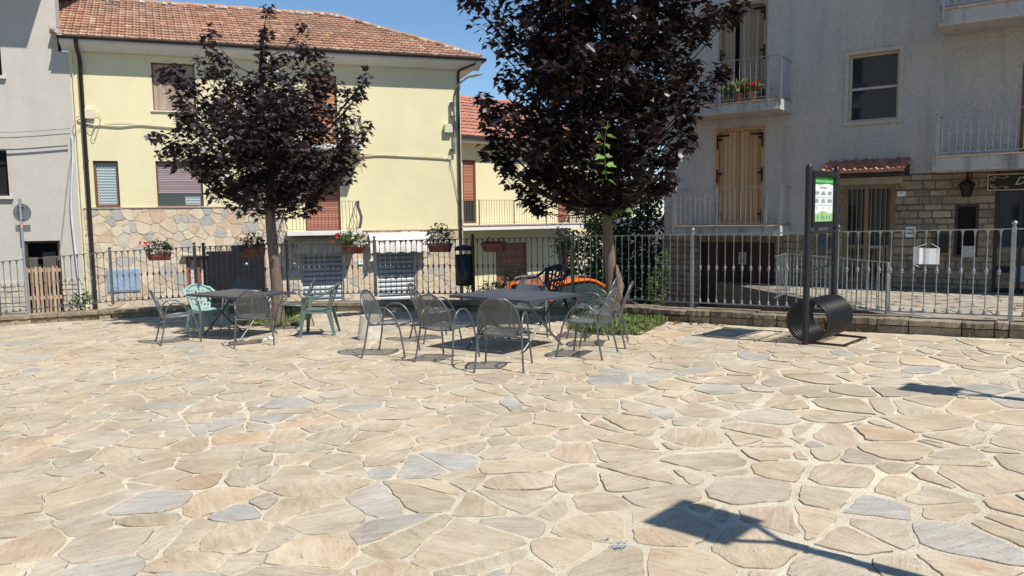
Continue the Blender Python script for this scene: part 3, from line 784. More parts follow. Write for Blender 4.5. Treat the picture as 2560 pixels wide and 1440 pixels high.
MB().lathe([(0, -.0), (.06, 0), (.06, .01), (0, .012)], (0, 0, 0), 14).build('lock_plate', GALV, yh).matrix_local = Matrix.Translation((Y.X(616, 661, -.12), -.115, Y.Z(616, 661, -.12))) @ Matrix.Rotation(R(90), 4, 'X')
# balconies
def yh_balc(a0, a1, ytop, yslab0, yslab1, belly, nm):
    off = -.95; x0 = Y.X(a0, yslab0, off); x1 = Y.X(a1, yslab0, off); pm = (a0 + a1) / 2
    zt = Y.Z(pm, ytop, off); z0 = Y.Z(pm, yslab0, off); zb = Y.Z(pm, yslab1, off)
    s = MB().box(x0, x1, off, -.0, zb, z0, 0, .5).build('balcony', WHITEP, yh); s['label'] = nm
    a, b = balcony_rail(x0 + .06, x1 - .06, off + .06, -.02, z0 + .02, zt, [], .115, .0085, .02, 0, (1, 1), belly)
    a.build('rail', IRON, s); b.build('bars', IRON, s)
yh_balc(718, 906, 503, 578, 588, .10, 'lower balcony with bellied iron railing')
yh_balc(700, 910, 287, 360, 371, .10, 'upper balcony half hidden by the maple')
# down pipes, cables, cabinet
m = MB(); xa, za = Y.at(196, 95, -.09); 
m.tube([(xa, -.50, ze - .02), (xa, -.45, ze - .25), (xa, -.10, ze - .55), (xa, -.09, 0)], .058, 10)
for z in (1.2, 3.2, 5.2): m.tube([(xa, -.09, z), (xa, -.09, z + .05)], .07, 10)
m.build('downpipe', DARKM, yh)
m = MB(); xb = Y.X(1149, 400, -.08)
xq = Y.X(1190, 172, EO)
m.tube(smooth_path([(xq, EO + .1, ze - .03), (xq - .02, EO + .12, ze - .14), (xb + .16, -.2, ze - .28), (xb + .03, -.08, ze - .36), (xb + .0, -.08, ze - .55)], 5), .045, 8)
m.tube([(xb, -.08, ze - .55), (xb, -.08, 0)], .045, 8); m.build('downpipe', DARKM, yh)
m = MB(); xa2 = Y.X(181, 300, -.05)
m.tube([(xa2 + .09, -.05, ze - .4), (xa2 + .10, -.05, 1)], .02, 6); m.build('conduit', mat('yellow_conduit', (.70, .66, .42), .6), yh)
CABM = mat('pale_cable', (.60, .57, .43), .7, 0, .3, .1, 3); GCAB = mat('grey_cable', (.30, .30, .28), .7)
m = MB()
def cab(P, rad, mm, off=-.03, fr=Y, sag=0):
    q = []
    for i, (px, py) in enumerate(P):
        x, z = fr.at(px, py, off); q.append((x, off, z))
    mm.tube(smooth_path(q, 6), rad, 5)
cab([(190, 300), (230, 312), (258, 313), (300, 316), (345, 312), (380, 314), (470, 321), (600, 326), (760, 352), (890, 388), (960, 388), (1110, 396), (1128, 400)], .022, m, -.04)
cab([(258, 308), (345, 307), (470, 317), (600, 322)], .008, m, -.03)
cab([(890, 383), (1000, 386), (1110, 391)], .010, m, -.03)
m.build('cable_run', CABM, yh)
m = MB()
cab([(185, 295), (205, 290), (212, 305), (190, 330), (183, 318), (200, 298), (225, 330), (240, 312), (228, 340), (236, 350), (246, 318), (252, 300), (246, 285), (235, 288)], .008, m, -.06)
cab([(1118, 396), (1130, 380), (1140, 340), (1147, 330), (1144, 350), (1128, 396), (1126, 420)], .008, m, -.07)
cab([(1126, 400), (1140, 470), (1158, 566)], .012, m, -.05)
m.build('cable_loops', GCAB, yh)
JBX = mat('cream_box', (.66, .62, .44), .6, 0, .3, .06, 3)
x0, x1, z0, z1 = Y.rect(206, 272, 235, 296, -.1); j = tag(MB().bev(x0, x1, -.13, -.003, z0, z1, .015).build('junction_box', JBX), 'cream junction box beside the brown downpipe of the yellow house', 'junction box', 'junction boxes on the yellow house')
j.location = tuple(Y.o); j.rotation_euler = (0, 0, Y.a)
x0, x1, z0, z1 = Y.rect(1111, 310, 1131, 331, -.12); j = tag(MB().bev(x0, x1, -.17, -.003, z0, z1, .015).build('junction_box', JBX), 'cream junction box beside the street lamp bracket on the yellow house', 'junction box', 'junction boxes on the yellow house')
j.location = tuple(Y.o); j.rotation_euler = (0, 0, Y.a)
x0, x1, z0, z1 = Y.rect(268, 672, 351, 729, -.02); cbx = thing('utility_cabinet', 'pale blue grey meter cabinet set in the stone base of the yellow house', 'cabinet', tuple(Y.w(x0, -.06, z0)), Y.a)
W_, H_ = x1 - x0, z1 - z0; CB = mat('pale_blue_paint', (.36, .45, .56), .5, .1, .4, .08, 3)
m = MB(); m.bev(0, W_, 0, .055, 0, H_, .006); m.build('housing', CB, cbx)
for q in (0, .5):
    d = MB().bev(W_ * q + .03, W_ * (q + .5) - .02, -.012, 0, .04, H_ - .04, .003)
    for k in range(3): d.box(W_ * q + .12, W_ * (q + .5) - .12, -.016, -.012, H_ * .8 + k * .03, H_ * .8 + .012 + k * .03); d.box(W_ * q + .12, W_ * (q + .5) - .12, -.016, -.012, H_ * .15 + k * .03, H_ * .15 + .012 + k * .03)
    d.build('door', CB, cbx)

def place(o, fr): o.location = tuple(fr.o); o.rotation_euler = (0, 0, fr.a); return o
# wall street lamp
wl = thing('street_lamp', 'grey curved street lamp on the corner of the yellow house', 'street lamp', tuple(Y.o), Y.a)
m = MB(); pts = [(1137, 385, -.10), (1136, 320, -.12), (1134, 260, -.16), (1136, 235, -.25), (1146, 212, -.45), (1160, 200, -.70), (1168, 194, -.85)]
q = [(Y.X(a, b, o_), o_, Y.Z(a, b, o_)) for a, b, o_ in pts]; m.tube(smooth_path(q, 6), .035, 8); m.build('arm', GALV, wl)
e = q[-1]; e2 = (Y.X(1206, 185, -1.2), -1.2, Y.Z(1206, 185, -1.2)); m = MB(); d_ = Vector(e2) - Vector(e)
for i in range(9):
    pass
st = [(0, .05, .05), (.12, .09, .06), (.35, .15, .055), (.7, .15, .04), (.93, .10, .025), (1, .02, .01)]; vs = []; n = 10
sd_ = Vector((-d_.y, d_.x, 0)).normalized()
for t, ww, hh in st:
    c = Vector(e) + d_ * t
    for k in range(n): a = 2 * math.pi * k / n; vs.append(c + sd_ * ww * math.cos(a) + Vector((0, 0, 1)) * hh * (math.sin(a) if math.sin(a) > 0 else math.sin(a) * .35))
fs = [(i * n + k, i * n + (k + 1) % n, (i + 1) * n + (k + 1) % n, (i + 1) * n + k) for i in range(len(st) - 1) for k in range(n)]
m.add(vs, fs, 0, .5, True); m.build('lamp_head', mat('lamp_grey', (.5, .49, .45), .5, .2, .4, .05, 3), wl)
m = MB()
for py in (256, 262, 290, 320, 372): 
    x, z = Y.at(1136, py, -.12); m.box(x - .14, x + .05, -.13, -.0, z - .012, z + .012)
m.build('bracket', GALV, wl)
for px, py, tx, lab in ((903, 655, '9', 'small white house number plate nine between the shop shutters'), (1189, 626, '11', 'small white house number plate on the wall behind the litter bin')):
    x, z = Y.at(px, py, -.05) if px < 1100 else (0, 0)
    if px > 1100: continue
    o = thing('house_number_sign', lab, 'sign', tuple(Y.w(x, -.05, z)), Y.a)
    MB().bev(-.11, .11, -.008, .008, -.08, .08, .004).build('plate', mat('white_enamel', (.8, .8, .8), .4), o)
    text_mesh('numeral', tx, .11, mat('blue_ink', (.05, .08, .3), .6), o, (0, -.010, 0), (R(90), 0, 0))

# ------------------------------------------------------------------ grey house at the left
gx1 = Y.X(139, 40); gx0 = gx1 - 11; gztop = Y.Z(60, 127) + 2.5
gh = thing('beige_house', 'tall beige rendered house at the far left with a dark doorway', 'house', tuple(Y.o), Y.a)
GW = dict(w1=Y.rect(-60, 375, 20, 490), door=Y.rect(66, 602, 156, 800), w2=Y.rect(-75, 60, 1, 188))
m = MB(); wall(m, gx0, yx0 - .002, 0, ze - .33, list(GW.values()), 0, .22); wall(m, gx0, gx1, ze - .33, gztop, [GW['w2']], 0.001, .22)
m.prism([(gx0, .5), (gx1, .5), (gx1 - 3.6, 9), (gx0, 9)], 0, gztop, 'z', 0, .5); m.add([(gx1, 0, ze - .33), (gx1, .5, ze - .33), (gx1, .5, gztop), (gx1, 0, gztop)], [(0, 1, 2, 3)]); m.build('wall', GREYP, gh)
m = MB(); m.box(gx0, gx1 - .02, -1.5, 9.5, gztop, gztop + .16, 0, .5); m.build('roof', TILE, gh)
zb = Y.Z(60, 702)
ashlar(gx0, yx0 - .01, 0, zb, [GW['door']], (.10, .2), (.18, .5), 0, .03, 12, .02).build('stone_base', PALEST, gh)
for k_ in ('w1', 'w2'):
    r = GW[k_]; o = frame_mb(r[0], r[1], r[2], r[3], .06, .16, .2).build('window', DARKM, gh); MB().box(r[0], r[1], .19, .2, r[2], r[3]).build('pane', DARKR, o)
    MB().box(r[0] - .1, r[1] + .1, -.10, .02, r[2] - .09, r[2] - .001).build('sill', SLAB, o)
r = GW['door']; o = frame_mb(r[0] + .003, r[1] - .003, r[2], r[3] - .003, .07, .05, .12).build('doorway', mat('dark_wood', (.07, .05, .04), .7), gh)
MB().box(r[0], r[1], .45, .46, 0, r[3]).build('interior', DARKR, o)
m = MB(); m.box(r[1] - .95, r[1] - .70, .3, .34, 0, r[3] - .5); m.box(r[1] - .55, r[1] - .2, .3, .36, 0, r[3] - .35); m.build('inner_door', mat('grey_brown_board', (.12, .10, .09), .8), o)
m = MB(); cab([(180, 338), (182, 400), (178, 520), (190, 640), (205, 770)], .035, m, -.06); m.build('white_pipe', mat('white_pvc', (.66, .68, .70), .5), gh)
m = MB(); cab([(188, 330), (176, 400), (166, 480), (158, 560), (147, 650)], .014, m, -.05); m.build('loose_cable', GCAB, gh)
# pallets leaning in the doorway
pa = thing('wooden_pallet', 'weathered wooden pallets standing upright in the dark doorway of the beige house', 'pallet', tuple(Y.w((r[0] + r[1]) / 2, -.12, 0)), Y.a)
zt = Y.Z(110, 666, -.15); hw = (r[1] - r[0]) / 2 - .02; WP = mat('pallet_wood', (.50, .35, .22), .85, 0, .2, .3, 5, .006, 30, .5, stretch=(6, 6, 1))
m = MB(); n = 8
for i in range(n):
    a = -hw + 2 * hw * i / n; m.box(a + .02, a + 2 * hw / n - random.uniform(.02, .05), -.03, -.005, .1, zt - random.uniform(0, .05))
m.build('slats', WP, pa)
for z in (zt - .12, zt - .95, .3): MB().box(-hw, hw, 0, .08, z - .05, z + .05).build('bearer', WP, pa)
# overhead cables at the left
for pts, rad, lab in (([(-120, 329), (0, 330), (60, 329), (176, 321)], .012, 'thin upper overhead cable running left from the house corner'), ([(-120, 343), (0, 343.5), (70, 341), (176, 333)], .022, 'thick twisted lower overhead cable running left from the house corner')):
    m = MB(); m.tube(smooth_path([tuple(Y.w(Y.X(a, b, -.3), -.3, Y.Z(a, b, -.3))) for a, b in pts], 8), rad, 6); tag(m.build('overhead_cable', GCAB), lab, 'cable', 'overhead cables at the left')

# ------------------------------------------------------------------ second yellow house, further back
pB = dep(1160, 570, 30.5)
B = Fr(pB[0], pB[1], -1.62, 38)
bh = thing('yellow_house', 'lower yellow house set back to the right with a long balcony and red roof', 'house', tuple(B.o), B.a)
bx0 = -2.5; bx1 = B.X(1530, 500); bze = B.Z(1175, 342, -.5)
BW = dict(d1=B.rect(1157, 400, 1190, 558), d2=B.rect(1395, 440, 1424, 556), l1=B.rect(1241, 607, 1318, 800), l2=B.rect(1397, 603, 1432, 800))
m = MB(); wall(m, bx0, bx1, 0, bze, list(BW.values()), 0, .16); m.box(bx0, bx1, .45, 8, 0, bze - .02, 0, .5); m.build('wall', YEL2, bh)
m = MB(); m.box(bx0 - .3, bx1 + .4, -.48, .3, bze - .18, bze - .02); m.build('cornice', WHITEP, bh)
m = MB(); m.box(bx0 - .3, bx1 + .4, -.60, -.49, bze - .08, bze + .03); m.build('gutter', DARKM, bh)
xt, zt_ = B.at(1185, 250, 3.2); SB = (zt_ - bze) / 3.7; slB = math.sqrt(1 + SB * SB)
rgb = random.Random(8)
rm = mesh_tiles(None, 3.7 * slB, .36, .24, lambda u, t, h: (u, -.5 + t / slB - h * SB / slB, bze + .02 + t * SB / slB + h / slB), None, rgb, .03, .05, lambda t: (bx0 - .3 + max(0, 0), bx1 + .4 - t / slB * .9))
rb = rm.build('roof', TILER, bh)
m = MB(); m.add([(bx0 - .3, -.5, bze), (bx1 + .4, -.5, bze), (bx1 - 3, 3.2, zt_ - .03), (bx0 - .3, 3.2, zt_ - .03), (bx1 + .4, 7, bze), (bx0 - .3, 7, bze)], [(0, 1, 2, 3), (1, 4, 2), (3, 2, 4, 5), (0, 3, 5)]); m.build('roof_deck', TILER, bh)
m = MB()
for i in range(30): x = bx0 - .3 + i * .36; (x < bx1 - 3) and m.tube([(x, 3.2, zt_ + .03), (x + .4, 3.2, zt_ + .06)], [.11, .09], 7)
m.build('ridge_tiles', TILER, rb)
for k_ in BW:
    r = BW[k_]; o = frame_mb(r[0], r[1], r[2], r[3], .07, .03, .09).build('balcony_door' if k_[0] == 'd' else 'window', WOODB, bh)
    zb_ = r[2] + (.9 if k_ == 'd1' else 0); MB().box(r[0] + .07, r[1] - .07, .07, .085, zb_, r[3] - .07).build('roller_shutter', SHR, o)
    if k_ == 'd1': MB().box(r[0] + .07, r[1] - .07, .10, .11, r[2], zb_).build('pane', GLASS, o)
off = -1.3; x0 = B.X(1163, 570, off) - 1.5; x1 = B.X(1478, 556, off); z0 = B.Z(1300, 563, off); zt = z0 + 1.0
s = MB().box(x0, x1, off, 0, z0 - .16, z0, 0, .5).build('balcony', WHITEP, bh)
MB().box(x0, x1, off - .03, 0, z0 + .001, z0 + .05, 0, .5).build('floor_tiles', mat('pink_tile', (.50, .38, .32), .7), s)
a, b = balcony_rail(x0 + .05, x1 - .05, off + .05, -.02, z0 + .06, zt, list(np.arange(x0 + 2.2, x1, 1.7)), .125, .008, .022, .18, (0, 1)); a.build('rail', IRON, s); b.build('bars', IRON, s)
# white folding drying rack on that balcony
xr_, zr_ = B.at(1436, 552, -.7); dr = thing('drying_rack', 'white folding drying rack standing on the far balcony', 'drying rack', tuple(B.w(xr_, -.7, z0 + .05)), B.a)
m = MB(); Wt = mat('white_metal', (.75, .74, .72), .5)
for y_ in (-.25, .25): m.tube([(-.35, y_, 0), (.25, y_, .85)], .022, 6); m.tube([(.35, y_, 0), (-.25, y_, .85)], .022, 6)
m.build('legs', Wt, dr); m = MB()
for k in range(8): m.tube([(-.3 + k * .08, -.3, .85), (-.3 + k * .08, .3, .85)], .012, 5)
m.tube([(-.32, -.3, .85), (.3, -.3, .85)], .016, 5); m.tube([(-.32, .3, .85), (.3, .3, .85)], .016, 5); m.build('rack', Wt, dr)

# ------------------------------------------------------------------ apartment building at the right
A = Fr(7.5, 16.0, -1.62, -35)
ab = thing('apartment_building', 'tall rough grey rendered apartment building at the right with stone ground floor', 'building', tuple(A.o), A.a)
ax0 = A.X(1661, 420); ax1 = A.X(2560, 500) + 7; atop = 9.2 + 1.62
zs1 = A.Z(1800, 588); zs2 = A.Z(2200, 438); xs_ = A.X(2038, 500)
AW = dict(d1=A.rect(1789, 319, 1911, 558), d2=A.rect(1798, 8, 1917, 263), win=A.rect(2121, 131, 2248, 302), door=A.rect(2105, 463, 2236, 717),
          gar=A.rect(1746, 606, 1936, 800), dark=A.rect(2386, 511, 2446, 643), rest=A.rect(2483, 470, 2640, 752), d3=A.rect(2553, 150, 2680, 398))
m = MB(); wall(m, ax0, ax1, 0, atop, list(AW.values()), 0, .17); m.box(ax0, ax1, .55, 11, 0, atop - .02, 0, .5); m.box(ax0 + .0, ax0 + .01, 0, .56, 0, atop, 0, .5)
m.build('wall', ROUGHC, ab)
hA = list(AW.values())
c1 = ashlar(ax0 + .01, xs_, 0, zs1, hA, (.09, .17), (.16, .42), 0, .03, 5, .022); c2 = ashlar(xs_, ax1, 0, zs2, hA, (.09, .18), (.16, .45), 0, .03, 6, .022)
k = len(c1.v); c1.v += c2.v; c1.f += [[i + k for i in f] for f in c2.f]; c1.mi += c2.mi; c1.r += c2.r; c1.sm += c2.sm
c1.build('stone_ground_floor', MASON, ab)
m = MB()
for a, b, c, d in grid_rects(ax0 + .01, xs_, 0, zs1, hA) + grid_rects(xs_, ax1, 0, zs2, hA): m.box(a, b, -.012, -.003, c, d, 0, .5)
m.build('stone_joints', mat('dark_joint', (.17, .145, .11), .95, 0, .1, .25, 4, .01, 40), ab)
m = MB(); m.box(ax0 - .6, ax1, -1.25, 11.5, atop, atop + .18, 0, .5); m.build('roof', TILE, ab)  # unseen roof, overhang added and sized to keep the facade in shade
PINE = mat_slat('pine_boards', (.42, .26, .13), (.52, .335, .175), .098, 0, .7, .006, .05)
OLDP = mat_slat('weathered_boards', (.24, .18, .115), (.32, .245, .16), .098, 0, .75, .006, .05)
def knots(m_):
    nt = m_.node_tree; b = nt.nodes['Principled BSDF']; src = b.inputs['Base Color'].links[0].from_socket
    v = nd(nt, 'ShaderNodeTexVoronoi'); v.inputs['Scale'].default_value = 5; nt.links.new(mapv(nt, objc(nt), (1.2, 1, 1)), v.inputs['Vector'])
    c = mix(nt, ramp(nt, v.outputs['Distance'], [(.06, (.85, .85, .85)), (.11, (0, 0, 0))]), src, (.12, .055, .025)); nt.links.new(c, b.inputs['Base Color'])
knots(PINE); knots(OLDP)
HINGE = mat('black_hinge', (.02, .018, .017), .5, .4)
def shutters(r, mt_, fm, name, label, split=None, gap=.0):
    o = frame_mb(r[0] + .002, r[1] - .002, r[2] + .002, r[3] - .002, .07, -.02, .10).build(name, fm, ab); o['label'] = label
    xm = split if split else (r[0] + r[1]) / 2
    for s_, a, b in ((0, r[0] + .075, xm - gap / 2 - .003), (1, xm + gap / 2 + .003, r[1] - .075)):
        sh = MB().bev(a, b, .03, .07, r[2] + .03, r[3] - .075, .006).build('shutter', mt_, o)
    for x, sg in ((r[0] + .05, 1), (r[1] - .05, -1)):
        for z in (r[2] + .16, (r[2] + r[3]) / 2, r[3] - .30):
            hm = MB(); hm.box(x - .016, x + .016, -.04, .026, z - .16, z + .16)
            hm.box(min(x, x + sg * .09), max(x, x + sg * .09), -.03, .024, z + .03, z + .07)
            if z > r[3] - .4: hm.box(min(x, x + sg * .26), max(x, x + sg * .26), -.035, .023, r[3] - .18, r[3] - .145)
            hm.build('hinge', HINGE, o)
    return o
shutters(AW['d1'], PINE, mat('pine_frame', (.50, .28, .12), .6, 0, .3, .2, 8, stretch=(5, 5, 1)), 'balcony_door', 'light pine board shutters closed above the lower balcony')
o = shutters(AW['d2'], OLDP, mat('old_frame', (.34, .23, .13), .7, 0, .3, .2, 8), 'balcony_door', 'weathered brown board shutters slightly parted on the upper balcony', A.X(1842, 120), .10)
MB().box(AW['d2'][0], AW['d2'][1], .14, .15, AW['d2'][2], AW['d2'][3]).build('interior', DARKR, o)
r = AW['win']; BEI = mat('beige_frame', (.50, .44, .34), .6, 0, .3, .08, 5); zm = A.Z(2185, 218)
MB_ = frame_mb(r[0] - .07, r[1] + .07, r[2] - .07, r[3] + .07, .075, -.035, .12); o = MB_.build('window', BEI, ab); o['label'] = 'large beige framed sash window with dark glass'
frame_mb(r[0] + .005, r[1] - .005, r[2] + .005, r[3] - .005, .05, .08, .13, None, [zm]).build('sash', BEI, o)
MB().box(r[0] + .05, r[1] - .05, .11, .118, r[2] + .05, r[3] - .05).build('pane', GLASS, o)
r = AW['door']; xd = A.X(2163, 600); zd = A.Z(2170, 617)
DBR = mat('bronze_door_frame', (.26, .20, .12), .45, .4, .5, .12, 6)
o = frame_mb(r[0] + .003, r[1] - .003, r[2] + .003, r[3] - .003, .075, .03, .12, [xd], [zd]).build('entrance_door', DBR, ab); o['label'] = 'entrance door with bronze frame and vertical bars'
MB().box(r[0] + .06, r[1] - .06, .10, .108, r[2] + .06, r[3] - .06).build('pane', GLASS, o)
m = MB()
for i in range(1, 11):
    x = r[0] + (r[1] - r[0]) * i / 11
    if abs(x - xd) > .05: m.tube([(x, .02, r[2] + .06), (x, .02, r[3] - .06)], .011, 5)
m.build('bars', DBR, o); MB().bev(xd + .05, xd + .35, -.01, .03, zd - .03, zd + .03, .005).build('letter_slot', GALV, o)
MB().box(r[0] - .12, r[1] + .12, -.05, -.0, r[3] + .02, r[3] + .16, 0, .5).build('lintel', mat('pale_lintel', (.42, .38, .30), .85, 0, .1, .2, 5), ab)
r = AW['gar']; GARM = mat_slat('garage_boards', (.055, .028, .022), (.075, .036, .028), .32, 0, .6, .01, .05)
o = MB().box(r[0] + .003, r[1] - .003, .10, .13, 0, r[3] - .003).build('garage_door', GARM, ab); o['label'] = 'dark red brown garage door'
m = MB(); rg2 = random.Random(3); x = r[0] - .1
while x < r[1] + .1:
    wd = rg2.uniform(.08, .17); m.box(x, x + wd - .015, -.045 - rg2.uniform(0, .012), -.004, r[3] + .01, zs1 - .0 - .01, 0, rg2.random()); x += wd
m.build('soldier_lintel', MASON, ab)
r = AW['rest']; o = frame_mb(r[0] + .003, r[1] - .003, r[2], r[3] - .003, .06, .03, .11, [A.X(2550, 600)]).build('shop_door', DARKM, ab)
MB().box(r[0] + .06, r[1] - .06, .08, .09, r[2], r[3] - .06).build('pane', GLASS, o); a_, b_, c_2, d_2 = A.rect(2524, 666, 2620, 706); MB().box(a_, b_, .065, .075, c_2, d_2).build('panel', mat('pale_blue_panel', (.42, .50, .52), .5), o)
r = AW['d3']; o = frame_mb(r[0], r[1], r[2], r[3], .07, -.01, .10).build('balcony_door', mat('brown_door', (.20, .11, .05), .6), ab); MB().box(r[0] + .07, r[1] - .07, .08, .09, r[2], r[3] - .07).build('pane', GLASS, o)
r = AW['dark']; o = frame_mb(r[0] + .002, r[1] - .002, r[2] + .002, r[3] - .002, .05, -.01, .12).build('window', DARKM, ab); o['label'] = 'narrow dark window left of the shop door'; MB().box(r[0] + .05, r[1] - .05, .1, .11, r[2] + .05, r[3] - .05).build('pane', DARKR, o)
# balconies with concrete slabs
def ab_balc(pxl, pxr, ytop, ys0, ys1, pref, nm, posts, offb=-1.0, x1=None, sides=(1, 1)):
    xl_ = A.X(pxl, ys0, offb); xr_ = A.X(pxr, ys0, offb) if x1 is None else x1
    zt = A.Z(pref, ytop, offb); z0 = A.Z(pref, ys0, offb); zb = A.Z(pref, ys1, offb)
    m = MB(); m.box(xl_, xr_, offb, -.0, zb, z0, 0, .5); s = m.build('balcony', CONC, ab); s['label'] = nm
    m = MB(); x = xl_
    while x < xr_ - .05: m.box(x, min(x + .30, xr_) - .004, offb - .03, -.01, z0 + .002, z0 + .03, 0); x += .305
    m.build('floor_tiles', mat('terracotta_tile', (.46, .30, .20), .75, 0, .2, .15, 4, 0, 40, .4), s)
    a, b = balcony_rail(xl_ + .03, xr_ - .03, offb - .02, -.03, z0 + .03, zt, [xl_ + q for q in posts], .115, .0065, .024, (z0 - zb) * .8, sides); a.build('rail', GALV, s); b.build('bars', GALV, s)
    return xl_, xr_, z0, s
x = lambda px, y: A.X(px, y, -1.0)
l0 = x(1676, 568); LB = ab_balc(1676, 1948, 465, 567, 590, 1930, 'lower left balcony with plain galvanised bars', [x(q, 568) - l0 for q in (1684, 1793, 1913, 1948)])
l1 = x(1690, 262); UB = ab_balc(1690, 1950, 137, 248, 272, 1947, 'upper left balcony with flower pots', [x(q, 262) - l1 for q in (1701, 1800, 1920, 1950)])
l2 = x(2332, 397); MBk = ab_balc(2332, 2600, 284, 394, 428, 2340, 'right balcony above the stone ground floor', [.08, 2.3, 4.4], x1=l2 + 6.5, sides=(1, 0))
l3 = x(2347, 30); TB = ab_balc(2347, 2600, -75, 27, 66, 2350, 'top right balcony cut by the frame', [.08, 2.3, 4.4], x1=l3 + 6.5, sides=(1, 0))
# little tiled canopy over the entrance
cx0 = A.X(2058, 425, -.5); cx1 = A.X(2268, 420, -.5); cz1 = A.Z(2160, 408, -.05); cz0 = A.Z(2160, 432, -.75)
cn = MB(); cn.box(cx0 + .02, cx1 - .02, -.78, -.002, cz0 - .05, cz0 - .01); 
for xx in (cx0 + .08, (cx0 + cx1) / 2, cx1 - .10): cn.prism([(-.002, cz0 - .05), (-.002, cz1 - .07), (-.78, cz0 - .02), (-.78, cz0 - .1)], xx, xx + .08, 'x')
can = cn.build('canopy', DARKM, ab); can['label'] = 'small tiled canopy over the entrance'
rgc = random.Random(5); SC = (cz1 - cz0) / .80; slC = math.sqrt(1 + SC * SC)
mesh_tiles(None, .82 * slC, .28, .20, lambda u, t, h: (u, -.84 + t / slC - h * SC / slC, cz0 + t * SC / slC + h / slC), None, rgc, .045, .06, lambda t: (cx0, cx1)).build('canopy_tiles', TILER, can)
# things fixed to the building
def on_wall(kind, cat, label, px0, py0, px1, py1, thick, mt_, off=-.04, fr=A, b=.006, group=None):
    x0, x1, z0, z1 = fr.rect(px0, py0, px1, py1, off); o = thing(kind, label, cat, tuple(fr.w((x0 + x1) / 2, off, (z0 + z1) / 2)), fr.a, group)
    W, H = (x1 - x0) / 2, (z1 - z0) / 2; MB().bev(-W, W, 0, thick, -H, H, b).build('plate', mt_, o); return o, W, H
WE = mat('white_enamel', (.8, .8, .8), .4); INK = mat('black_ink', (.02, .02, .02), .6); PAPER = mat('white_paper', (.72, .72, .70), .8, 0, .2, .03, 6)
o, W, H = on_wall('house_number_sign', 'sign', 'white enamel house number one on the stone wall right of the entrance door', 2243, 478, 2264, 491, .02, WE); text_mesh('numeral', 'I', H * 1.5, mat('blue_ink', (.05, .08, .3), .6), o, (0, -.003, 0), (R(90), 0, 0))
o, W, H = on_wall('shop_sign', 'sign', 'black shop sign with cream frame and gold lettering above the shop door', 2469, 432, 2700, 474, .04, mat('black_board', (.02, .022, .02), .5), -.10)
CRM = mat('cream_paint', (.60, .50, .32), .6); frame_mb(-W, W, -H, H, H * .11, -.012, 0).build('frame', CRM, o)
GOLD = mat('gold_paint', (.55, .50, .36), .5); m = MB()
for sg in (1, -1):
    m.tube(spiral((-W + H * .62, -.006, sg * H * .42), H * .30, 1.5, (1, 0, 0), (0, 0, sg)), H * .03, 4)
    m.tube(smooth_path([(-W + H * .3, -.006, sg * H * .1), (-W + H * .35, -.006, sg * H * .55), (-W + H * .9, -.006, sg * H * .72), (-W + H * 1.5, -.006, sg * H * .45), (-W + H * 2.0, -.006, sg * H * .62), (-W + H * 2.2, -.006, sg * H * .55)], 5), H * .03, 4)
    m.tube(spiral((-W + H * 1.95, -.006, sg * H * .62), H * .18, 1.2, (1, 0, 0), (0, 0, sg)), H * .025, 4)
m.build('scrollwork', GOLD, o); text_mesh('lettering', 'Da', H * 1.35, GOLD, o, (-W + H * 3.55, -.004, H * .05), (R(90), 0, 0), .45)
o, W, H = on_wall('notice', 'notice', 'small white printed notice on the stone wall below the house number', 2264, 566, 2289, 593, .01, PAPER); m = MB()
for q in (.45, .3, -.25, -.4): m.box(-W * .7, W * .7, -.003, -.001, H * q, H * (q + .09))
m.build('lines', INK, o)
on_wall('paper_sheet', 'paper', 'square white sheet in the lower corner of the narrow dark window', 2407, 615, 2436, 643, .008, mat('grey_paper', (.50, .48, .47), .85, 0, .1, .35, 25), -.04)
on_wall('letter_box', 'letter box', 'black letter box on the stone wall left of the narrow dark window', 2338, 585, 2370, 632, .09, BLACKM, -.11)
on_wall('letter_box', 'letter box', 'pale upper letter box behind the information sign', 2046, 556, 2070, 578, .09, mat('pale_metal', (.42, .41, .40), .5, .3), -.12)
on_wall('letter_box', 'letter box', 'blue grey lower letter box behind the information sign', 2047, 590, 2072, 622, .09, mat('blue_grey_metal', (.10, .12, .15), .5, .3), -.12)
o, W, H = on_wall('no_parking_sign', 'sign', 'small white no parking sign on the garage door', 1842, 631, 1861, 661, .008, mat('sign_white', (.62, .60, .55), .6), -.03)
o.location = tuple(Vector(o.location) + Vector(A.ey) * .12)
m = MB(); m.tube([(H * .42 * math.cos(a), -.004, H * .42 + H * .42 * math.sin(a)) for a in np.linspace(0, 2 * math.pi, 17)[:-1]], H * .07, 4, True); m.beam((-H * .28, -.004, H * .68), (H * .28, -.004, H * .15), H * .12, .004); m.build('prohibition_ring', mat('dull_red', (.35, .08, .06), .6), o)
m = MB(); [m.box(-W * .7, W * .7, -.003, -.001, -H * q - .012, -H * q + .012) for q in (.25, .5, .75)]; m.build('lines', INK, o)
x_, z_ = A.at(2092, 466, -.12); o = thing('octagonal_sign', 'beige octagonal plate half hidden behind the information sign post', 'sign', tuple(A.w(x_ - .13, -.14, z_)), A.a)
m = MB(); m.prism([(.16 * math.cos(a + .39), .16 * math.sin(a + .39)) for a in np.linspace(0, 2 * math.pi, 9)[:-1]], 0, .03, 'y'); m.build('plate', mat('beige_plate', (.52, .46, .36), .6), o)
